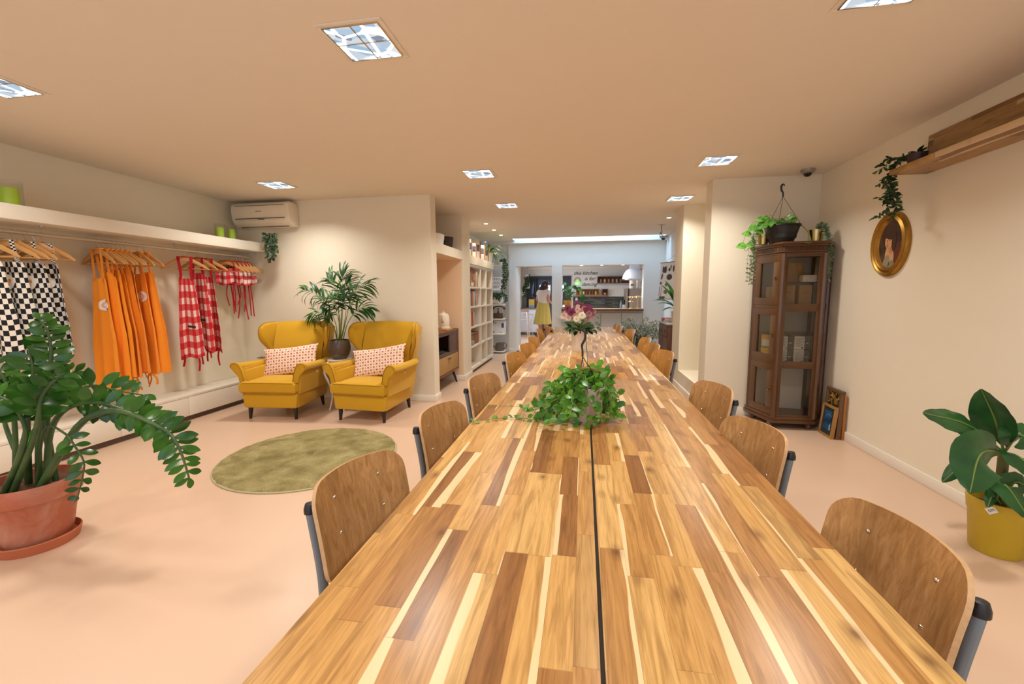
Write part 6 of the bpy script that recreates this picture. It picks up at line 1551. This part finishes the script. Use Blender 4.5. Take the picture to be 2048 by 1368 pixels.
# ---- kentia palm on the side table
q=W(679,700,y=4.62); kp=thing('kentia_palm','leafy palm in a round bronze pot between the yellow armchairs','potted plant',(-2.965,4.73,.624)); ko=Vector(kp.location)
MB().lathe([(.001,0),(.080,0),(.100,.03),(.128,.10),(.133,.15),(.122,.21),(.112,.235),(.104,.232),(.11,.20),(.001,.19)],seg=48).build('pot',P('bronze_glazed_pot',(92,80,72),.3,.35,vs=5,var=.2),kp)
rnd=random.Random(2); 
def frond(base,path,y,nl,L0,W0,rndk,dy=0):
    pts=[Vector(base)]+[W(a,b,y=4.70+dy*(i+1)/len(path))-ko for i,(a,b) in enumerate(path)]
    P_=bez(pts,24); ms=MB(); ms.tube(P_,[.006-.0045*k/24 for k in range(25)],6); so_=ms.build('frond_stem',STEM,kp); ml=MB()
    for k in range(nl):
        t=.50+.50*k/(nl-1); i=min(int(t*24),23); p=P_[i]; d=(P_[i+1]-P_[i]).normalized(); v=Vector((.1,-1,.2)); s=d.cross(v).normalized()
        for sg in (-1,1):
            dd=(s*sg*(.85-.5*(k/nl))+d*(.55+.5*k/nl)+Vector((rndk.uniform(-.15,.15),rndk.uniform(-.5,.3),.15))); kk=math.sin(PI*(.25+.6*k/nl))
            ml.leaf(p,dd,Vector((0,-.5,1)),L0*kk*rndk.uniform(.85,1.15),W0,rndk.uniform(.7,1.5),6,.25,tip=.35)
    ml.build('leaflets',G3,so_,ang=80)
for (bxx,byy,path,nl,L0,dy) in ((-.03,0,[(672,650),(655,610),(635,590),(605,578)],8,.24,.06),(-.01,.02,[(678,640),(676,600),(668,570),(655,556)],9,.26,.10),(.01,0,[(684,640),(686,600),(684,565),(690,545)],9,.26,.05),(.02,0,[(692,640),(700,605),(712,580),(738,566)],8,.24,.0),(.03,.02,[(694,650),(706,630),(722,616),(740,618)],7,.20,-.05),(-.03,.0,[(668,655),(655,635),(638,625),(618,632)],7,.20,-.08),(-.02,-.02,[(670,660),(656,640),(645,630),(628,640)],6,.18,.05),(0,-.03,[(680,650),(676,620),(664,600),(640,600)],8,.22,-.12),(.02,-.02,[(688,650),(692,620),(690,600),(700,585)],8,.22,-.10),(0,.03,[(682,645),(684,610),(690,580),(700,560)],8,.22,.15),(.0,0,[(680,660),(674,630),(660,615),(650,640)],6,.16,-.1)):
    frond((bxx,byy,.20),path,4.7,nl+2,L0*1.1,.032,rnd,dy)

# ---- banana plant at the right edge
bp=thing('banana_plant','broad-leaved banana plant in a yellow pot with a price sticker, right edge','potted plant',(2.222,2.56,0)); bo2=Vector(bp.location)
yp=P('matt_yellow_pot',(196,168,40),.45,var=.04)
MB().lathe([(.001,0),(.096,0),(.104,.012),(.121,.215),(.126,.220),(.134,.295),(.128,.298),(.120,.23),(.001,.22)],seg=64).build('pot',yp,bp,ang=50)
MB().lathe([(.001,.24),(.121,.24)],seg=32,cap=False).build('soil',soil,bp)
# price sticker
n_=Vector((-.80,-.60,0)); m=MB(); c=n_*.1325+Vector((0,0,.262)); tx=Vector((.60,-.80,0)); u1=(tx*.75+Vector((0,0,.66))).normalized(); u2=(tx*-.66+Vector((0,0,.75))).normalized()
m.add([c+u1*.021+u2*.016,c-u1*.021+u2*.016,c-u1*.021-u2*.016,c+u1*.021-u2*.016],[(0,1,2,3)]); stk=m.build('price_sticker',M['paper'],bp)
Rm=Matrix((u1*-1 if False else u1,u2,u1.cross(u2))).transposed().to_4x4(); 
tt=text('sticker_writing','S/M',.017,M['black'],(0,0,0),(0,0,0),stk,'CENTER',.0002); 
fr_=Matrix((-u1 if u1.cross(u2).dot(n_)<0 else u1,u2,n_)).transposed().to_4x4(); tt.matrix_local=Matrix.Translation(c+n_*.001)@fr_
def bleaf(base,tip_px,midpx,y0,y1,Wd,nrm,curl=.5,fold=.25):
    b0=Vector(base); mid=W(midpx[0],midpx[1],y=(y0+y1)/2)-bo2; tp_=W(tip_px[0],tip_px[1],y=y1)-bo2
    P_=bez([b0,mid,tp_],18); nrm=Vector(nrm).normalized(); vs=[];fs=[]; mrib=[]
    for k,p in enumerate(P_):
        t=k/18; d=(P_[min(k+1,18)]-P_[max(k-1,0)]).normalized(); s=d.cross(nrm).normalized(); n2=s.cross(d).normalized()
        w=Wd*.5*(0.06 if t<.16 else max(.03,math.sin(PI*((t-.16)/.84)**.8)**.6)); wav=.004*math.sin(k*1.7)
        for q in (-1,-.66,-.33,0,.33,.66,1): vs.append(p+s*w*q+n2*(w*fold*abs(q)**1.3*(1 if q else 0)+wav*abs(q)**2))
    for k in range(18):
        for i in range(6): a=k*7+i; fs.append((a,a+1,a+8,a+7))
    m=MB(); m.add(vs,fs); o=m.build('leaf',G4,bp,ang=80); m=MB(); m.tube([p-nrm*.0 for p in P_],[.007-.005*k/18 for k in range(19)],6); m.build('midrib',STEM,o)
crown=(0.02,0,.55)
cc_=W(2008,905,y=2.56)-bo2; cr=Vector((cc_.x,0,cc_.z))
MB().tube(bez([(0,0,.22),(cr.x*.6,0,.32),cr],10),[.026]*5+[.022]*6,10).build('trunk',green('banana_trunk',(110,120,60),(84,70,44),.5),bp)
bleaf(cr,(1846,826),(1935,850),2.5,2.40,.15,(-.15,-.75,.75),fold=-.2)
bleaf(cr,(1962,778),(1990,840),2.56,2.50,.17,(-.85,-.5,.3),fold=.35)
bleaf(cr,(1940,985),(1962,908),2.45,2.22,.225,(-.3,-1,.15),fold=-.10)
bleaf(cr,(1884,965),(1930,928),2.66,2.70,.085,(0,-.6,.8),fold=-.4)
bleaf(cr,(2075,900),(2040,870),2.5,2.45,.16,(0,-.8,.6),fold=-.15)
bleaf(cr,(2085,960),(2040,915),2.45,2.35,.13,(0,-.7,.7),fold=-.2)
bleaf((0,0,.25),(2060,1040),(2010,970),2.5,2.35,.12,(-.1,-.8,.6),fold=-.2)
bleaf((0,0,.25),(2035,985),(1995,990),2.5,2.42,.09,(-.1,-.9,.4),fold=-.2)
bleaf((-.03,0,.25),(1975,1015),(1985,990),2.5,2.45,.06,(-.2,-.9,.4),fold=-.1)
bleaf((0,0,.27),(2070,985),(2030,965),2.5,2.45,.12,(.1,-.8,.5),fold=-.2)

# ---- plants on the display cabinet
def brasspot(t,r,h): MB().lathe([(.001,0),(r*.8,0),(r,h),(r*.94,h),(r*.74,.01),(.001,h*.8)],seg=32).build('brass_pot',M['brass'],t)
def pt(px,py,y): return W(px,py,y=y)
# left: brass pot with grey trailing plant
q=pt(1525,485,4.86); t_=thing('trailing_plant','brass pot with fine grey strands at the left on the dark cabinet','potted plant',(q.x,4.86,1.90)); o_=Vector(t_.location); brasspot(t_,.058,.105)
ms=MB(); ml=MB(); rnd=random.Random(21)
for k in range(9):
    px=1500+rnd.uniform(-9,8); pts=[Vector((rnd.uniform(-.03,.02),rnd.uniform(-.02,.02),.10)),pt(1510+rnd.uniform(-4,4),468,4.80)-o_,pt(px+4,500+rnd.uniform(-6,6),4.76)-o_,pt(px,530+rnd.uniform(-5,40),4.75)-o_]
    strand(ms,ml,pts,.0012,.014,.024,.014,rnd,1.0,24)
ms.build('runners',STEM,t_); ml.build('foliage',G6,t_,ang=80)
# middle: black hanging pot with pothos
q=pt(1562,480,4.80); t_=thing('hanging_pothos','black hanging pot with hook and bright pothos on top of the dark cabinet','potted plant',(q.x,4.80,1.90)); o_=Vector(t_.location)
MB().lathe([(.001,0),(.105,0),(.140,.10),(.158,.165),(.170,.168),(.168,.182),(.150,.182),(.13,.05),(.001,.15)],seg=48).build('pot',M['black'],t_)
hk=[pt(px,py,4.80)-o_ for px,py in ((1569,372),(1567,368),(1563,372),(1563,380),(1566,386),(1566,393))]; MB().tube(bez(hk,16),[.006]*5+[.010]*7+[.008]*5,8).build('hook',M['black'],t_)
for a in (200,330,80): MB().tube([hk[-1],Vector((.160*math.cos(R(a)),.160*math.sin(R(a)),.178))],.0022,5).build('hanger_wire',M['black'],t_)
ms=MB(); ml=MB(); rnd=random.Random(8)
def pleaf(px,py,y,L_,nx=-.2): 
    p=pt(px,py,y)-o_; ms.tube(bez([(rnd.uniform(-.08,.08),rnd.uniform(-.06,.04),.17),(p.x*.8,p.y-.01,max(p.z,.17)+.03),p],8),.002,5); d=Vector((p.x*2+rnd.uniform(-.3,.3),-.3,rnd.uniform(-.5,.2))); ml.leaf(p-d.normalized()*L_*.5,d,(nx,-1,.5),L_,L_*.72,.5,5,.12,tip=.38)
for a in ((1522,438,4.7,.10),(1533,437,4.72,.09),(1508,454,4.7,.12),(1525,449,4.68,.13),(1495,467,4.7,.10),(1519,461,4.68,.11),(1500,489,4.66,.09),(1484,491,4.66,.11),(1546,444,4.7,.08),(1551,449,4.7,.09),(1563,452,4.7,.08),(1568,440,4.7,.10),(1580,433,4.72,.08),(1586,442,4.7,.09),(1574,447,4.7,.07),(1590,438,4.72,.06),(1556,444,4.75,.07),(1542,446,4.66,.08)): pleaf(*a)
for k in range(14): pleaf(1545+rnd.uniform(-15,42),452-rnd.uniform(0,10),4.74,.07)
ms.tube(bez([(.12,0,.18),pt(1605,452,4.72)-o_,pt(1618,468,4.68)-o_,pt(1622,485,4.60)-o_,pt(1611,485,4.58)-o_],16),.0035,6)
ms.tube(bez([pt(1484,492,4.66)-o_,pt(1492,502,4.66)-o_,pt(1500,495,4.66)-o_,(-.08,-.03,.17)],12),.002,5)
ms.build('runners',STEM,t_); ml.build('foliage',G5,t_,ang=80)
# right: brass pot with grey-green beads
q=pt(1631,480,4.78); t_=thing('trailing_plant','brass pot with thick grey-green strands at the right on the dark cabinet','potted plant',(q.x,4.78,1.90)); o_=Vector(t_.location); brasspot(t_,.070,.125)
ms=MB(); ml=MB(); rnd=random.Random(33)
for k in range(16):
    e=rnd.uniform(-8,12); pts=[Vector((rnd.uniform(-.03,.03),rnd.uniform(-.03,.03),.12)),pt(1645+e*.3,446+rnd.uniform(-2,8),4.72)-o_,pt(1655+e*.5,475,4.68)-o_,pt(1658+e*.7,510,4.67)-o_,pt(1652+e*.9,525+rnd.uniform(-25,38),4.67)-o_]
    for p in pts: p.x=min(p.x,2.462-o_.x)
    strand(ms,ml,pts,.0014,.015,.034,.018,rnd,1.0,26)
ml2=MB()
ms.build('runners',STEM,t_); ml.build('foliage',G6,t_,ang=80)
# ---- vine on the right wall shelf
q=W(1812,325,y=3.56); t_=thing('shelf_vine','dark trailing vine in a small dark pot hanging above the oval portrait','potted plant',(2.335,3.585,2.298)); o_=Vector(t_.location)
MB().lathe([(.001,0),(.045,0),(.06,.085),(.055,.085),(.04,.01),(.001,.01)],seg=24).build('pot',P('dark_brown_pot',(54,36,32),.5),t_)
ms=MB(); ml=MB(); rnd=random.Random(14)
VY=3.72
for path in ([(1800,318),(1780,322),(1768,335),(1755,342)],[(1795,315),(1775,318),(1762,328)],[(1798,322),(1783,345),(1768,360),(1755,370)],[(1795,325),(1784,350),(1782,375),(1788,400),(1796,420)],[(1795,325),(1786,360),(1790,385),(1800,392)],[(1790,330),(1780,370),(1777,400),(1770,425),(1752,435)],[(1790,335),(1784,372),(1793,398),(1790,430)],[(1785,370),(1770,398),(1758,395)],[(1784,380),(1776,410),(1782,435)],[(1786,350),(1776,352),(1770,372)],[(1788,390),(1800,405),(1806,420)],[(1784,395),(1765,405)]):
    st=Vector((0,0,.085)) if path[0][1]<340 else W(*path[0],y=VY)-o_
    pts=[st]+[W(a,b,y=VY)-o_ for a,b in path]
    for p in pts[1:]: p.x=min(p.x,2.42-o_.x)
    strand(ms,ml,pts,.0022,.012,.042,.023,rnd,1.1,24)
for k in range(12): a=rnd.uniform(-.5,3.4); ml.leaf((0,0,.08),(math.cos(a),-.3,.35+.3*rnd.random()),(0,0,1),.07,.028,.5)
ms.build('runners',P('brown_twig',(80,60,40),.7),t_); ml.build('foliage',G7,t_,ang=80)
# ---- small trailing plant at the end of the left shelf
q=W(540,480,y=5.06); t_=thing('trailing_plant','small plant with round grey-green leaves hanging from the left shelf end','potted plant',(-4.16,5.07,2.10)); o_=Vector(t_.location)
t_.location=(q.x-.03,5.07,2.05); o_=Vector(t_.location); MB().lathe([(.001,0),(.045,0),(.055,.08),(.05,.08),(.001,.06)],seg=20).build('pot',M['white'],t_)
MB().tube([(0,.05,.06),(0,.128,.06)],.006,6).build('wall_hook',M['steel'],t_)
ms=MB(); ml=MB(); rnd=random.Random(17)
for k in range(22):
    e=rnd.uniform(-14,14); pts=[Vector((0,0,.07)),W(538+e,476+rnd.uniform(-8,6),y=4.98)-o_,W(538+e*.9+3,495+rnd.uniform(-5,12),y=4.95)-o_]
    if k%3==0: pts.append(W(543+e*.7,518+rnd.uniform(-8,8),y=4.95)-o_)
    strand(ms,ml,pts,.0014,.022,.042,.038,rnd,.9,16,tip=.5)
ms.build('runners',STEM,t_); ml.build('foliage',GD if False else green('round_grey_leaf',(92,112,84),(50,72,54),.5,16),t_,ang=80)
# ---- spider plant, hanging vine and bowl plant by the far shelves
q=W(987,510,y=9.15); t_=thing('spider_plant','spider plant in a ribbed white pot on the bookcase end','potted plant',(-2.02,8.86,2.072)); o_=Vector(t_.location)
MB().lathe([(.001,0),(.085,0),(.115,.20),(.108,.20),(.08,.01),(.001,.01)],seg=28).build('pot',M['white'],t_)
m=MB(); rnd=random.Random(4)
for k in range(75): a=rnd.uniform(0,2*PI); m.leaf((.03*math.cos(a),.03*math.sin(a),.19),(math.cos(a)*(.35 if math.cos(a)<0 else 1),math.sin(a),rnd.uniform(.5,2.2)),(0,0,1),rnd.uniform(.35,.60)*(.6 if math.cos(a)<-.2 else 1),.020,rnd.uniform(1.3,2.6),9,.2,tip=.35)
m.build('foliage',G9,t_,ang=80)
t_=thing('hanging_vine','dense dark green vine hanging from the topmost narrow shelf','potted plant',(-1.97,9.90,2.046)); o_=Vector(t_.location)
MB().lathe([(.001,0),(.06,0),(.08,.12),(.075,.12),(.001,.10)],seg=24).build('pot',M['white'],t_)
ms=MB(); ml=MB(); rnd=random.Random(6)
for k in range(14):
    e=rnd.uniform(-5,5); pts=[Vector((0,0,.12)),W(1008+e*.6,520,y=9.66)-o_,W(1011+e,545,y=9.64)-o_,W(1008+e,560+rnd.uniform(-8,24),y=9.64)-o_]
    strand(ms,ml,pts,.003,.028,.045,.026,rnd,.9,20)
ms.build('runners',STEM,t_); ml.build('foliage',GD,t_,ang=80)
t_=thing('bowl_plant','leafy plant in a round ribbed white pot on the third narrow shelf','potted plant',(-2.04,9.88,1.171)); o_=Vector(t_.location)
MB().lathe([(.001,0),(.09,0),(.14,.05),(.15,.11),(.145,.17),(.14,.17),(.001,.14)],seg=32).build('pot',M['white'],t_)
ms=MB(); ml=MB(); rnd=random.Random(61)
for k in range(18):
    e=rnd.uniform(-20,14); pts=[Vector((e*.004,0,.16)),W(1000+e,588+rnd.uniform(-4,6),y=9.75)-o_,W(1002+e*1.1,594+rnd.uniform(-5,8),y=9.70)-o_]
    strand(ms,ml,pts,.003,.035,.055,.038,rnd,.9,12)
pts=[Vector((.1,0,.16)),W(1012,590,y=9.7)-o_,W(1012,604,y=9.68)-o_]; strand(ms,ml,pts,.003,.06,.07,.04,rnd,.6,12)
ms.build('runners',STEM,t_); ml.build('foliage',GD,t_,ang=80)
# ---- variegated bush
q=W(1278,700,z=0); t_=thing('variegated_bush','wide pale green variegated ficus bush in a pale pot before the hatch','potted plant',(1.10,9.10,0)); o_=Vector(t_.location)
MB().lathe([(.001,0),(.13,0),(.17,.30),(.16,.30),(.001,.27)],seg=32).build('pot',P('pale_stone_pot',(200,196,188),.6),t_)
ms=MB(); ml=MB(); rnd=random.Random(12)
for k in range(95):
    px=rnd.uniform(1238,1318); top=628+abs(px-1272)*.28+rnd.uniform(0,30)-(4 if px>1300 else 0)
    py=min(690,top+rnd.uniform(0,22)); yy=9.1+rnd.uniform(-.45,.45); p=W(px,py,y=yy)-o_
    mid=Vector((p.x*.35,p.y*.35,.30+(p.z-.3)*.6)); strand(ms,ml,[Vector((0,0,.28)),mid,p,p+Vector((p.x*.15,p.y*.1,-.06))],.0040,.026,.062,.024,rnd,1.0,20)
ms.build('branches',P('thin_brown_branches',(112,92,76),.7),t_); ml.build('foliage',G8,t_,ang=80)
# ---- dresser plant
t_=thing('dresser_plant','long-leaved plant in a cream pot on the dresser top','potted plant',(1.60,7.72,.892)); o_=Vector(t_.location)
c=W(1350,640,y=7.72); MB().lathe([(.001,0),(.085,0),(.10,.20),(.094,.20),(.001,.17)],seg=28).build('pot',P('cream_embossed_pot',(226,212,190),.5),t_)
m=MB(); 
for (px,py,L_,w) in ((1322,588,.30,.07),(1330,600,.28,.06),(1336,570,.30,.07),(1345,560,.34,.07),(1338,632,.34,.06),(1350,575,.3,.07),(1328,590,.24,.05)):
    p=W(px,py,y=7.55)-o_; b=Vector((0,0,.19)); d=(p-b); m.leaf(b,Vector((d.x*.5,d.y*.5,max(d.z,0)+.15)),(0,-.3,1),max(L_,d.length*1.1),w,1.6 if py>585 else .9,8,.25)
m.build('foliage',green('strap_leaf',(60,120,48),(30,80,34)),t_,ang=80)
# ---- monstera in a gold pot on the hatch
t_=thing('monstera','young monstera in a scalloped gold pot on the left of the hatch','potted plant',(hatch(1135),10.24,1.055)); o_=Vector(t_.location)
MB().lathe([(.001,0),(.045,0),(.08,.05),(.10,.12),(.102,.19),(.096,.19),(.001,.16)],seg=32).build('pot',P('matt_gold_pot',(206,156,70),.4,.4),t_)
ms=MB(); ml=MB()
for (px,py,L_,dx,dz) in ((1153,563,.22,1,-.15),(1148,571,.16,.8,-.4),(1158,573,.16,.8,-.6),(1165,583,.20,.5,-1.2),(1141,572,.16,-.6,-.3),(1131,568,.13,-.7,.1),(1126,576,.12,-.6,-.5),(1138,582,.12,.2,-.6),(1143,590,.13,.6,.4)):
    p=W(px,py,y=10.2)-o_; ms.tube(bez([(0,0,.18),(p.x*.5,0,.18+(p.z-.18)*.7),p],8),.004,6); ml.leaf(p-Vector((dx*.3*L_,0,-dz*.2*L_)),(dx,-.2,dz),(-.1,-.9,.6),L_,L_*.62,.5,5,.12,tip=.35)
for k in range(14): p=W(1137+rnd.uniform(-7,6),585+rnd.uniform(-8,12),y=10.2)-o_; ms.tube([Vector((0,0,.18)),p],.003,5); ml.leaf(p,(rnd.uniform(-1,1),-.3,rnd.uniform(-.4,1)),(0,-1,.5),.07,.035,.4)
ms.build('stems',STEM,t_); ml.build('foliage',green('monstera_leaf',(70,130,56),(36,92,44)),t_,ang=80)
# ---- trailing plant in the kitchen
t_=kthing('kitchen_vine','trailing plant hanging in the kitchen left of the dark wall','potted plant',1055,552,14.8); o_=Vector(t_.location)
MB().lathe([(.001,-.06),(.07,-.06),(.09,.04),(.001,.04)],seg=20).build('pot',M['white'],t_); MB().tube([(0,0,.04),(0,0,2.36-o_.z)],.004,5).build('cord',M['steel'],t_)
ms=MB(); ml=MB(); rnd=random.Random(40)
for k in range(9):
    e=rnd.uniform(-3,3); pts=[Vector((0,0,.04)),W(1055+e,556,y=14.7)-o_,W(1053+e,568,y=14.7)-o_,W(1048+e,574+rnd.uniform(0,4),y=14.7)-o_,W(1049+e,585+rnd.uniform(-4,6),y=14.7)-o_]
    strand(ms,ml,pts,.006,.06,.09,.055,rnd,.9,16)
ms.build('runners',STEM,t_); ml.build('foliage',GD,t_,ang=80)
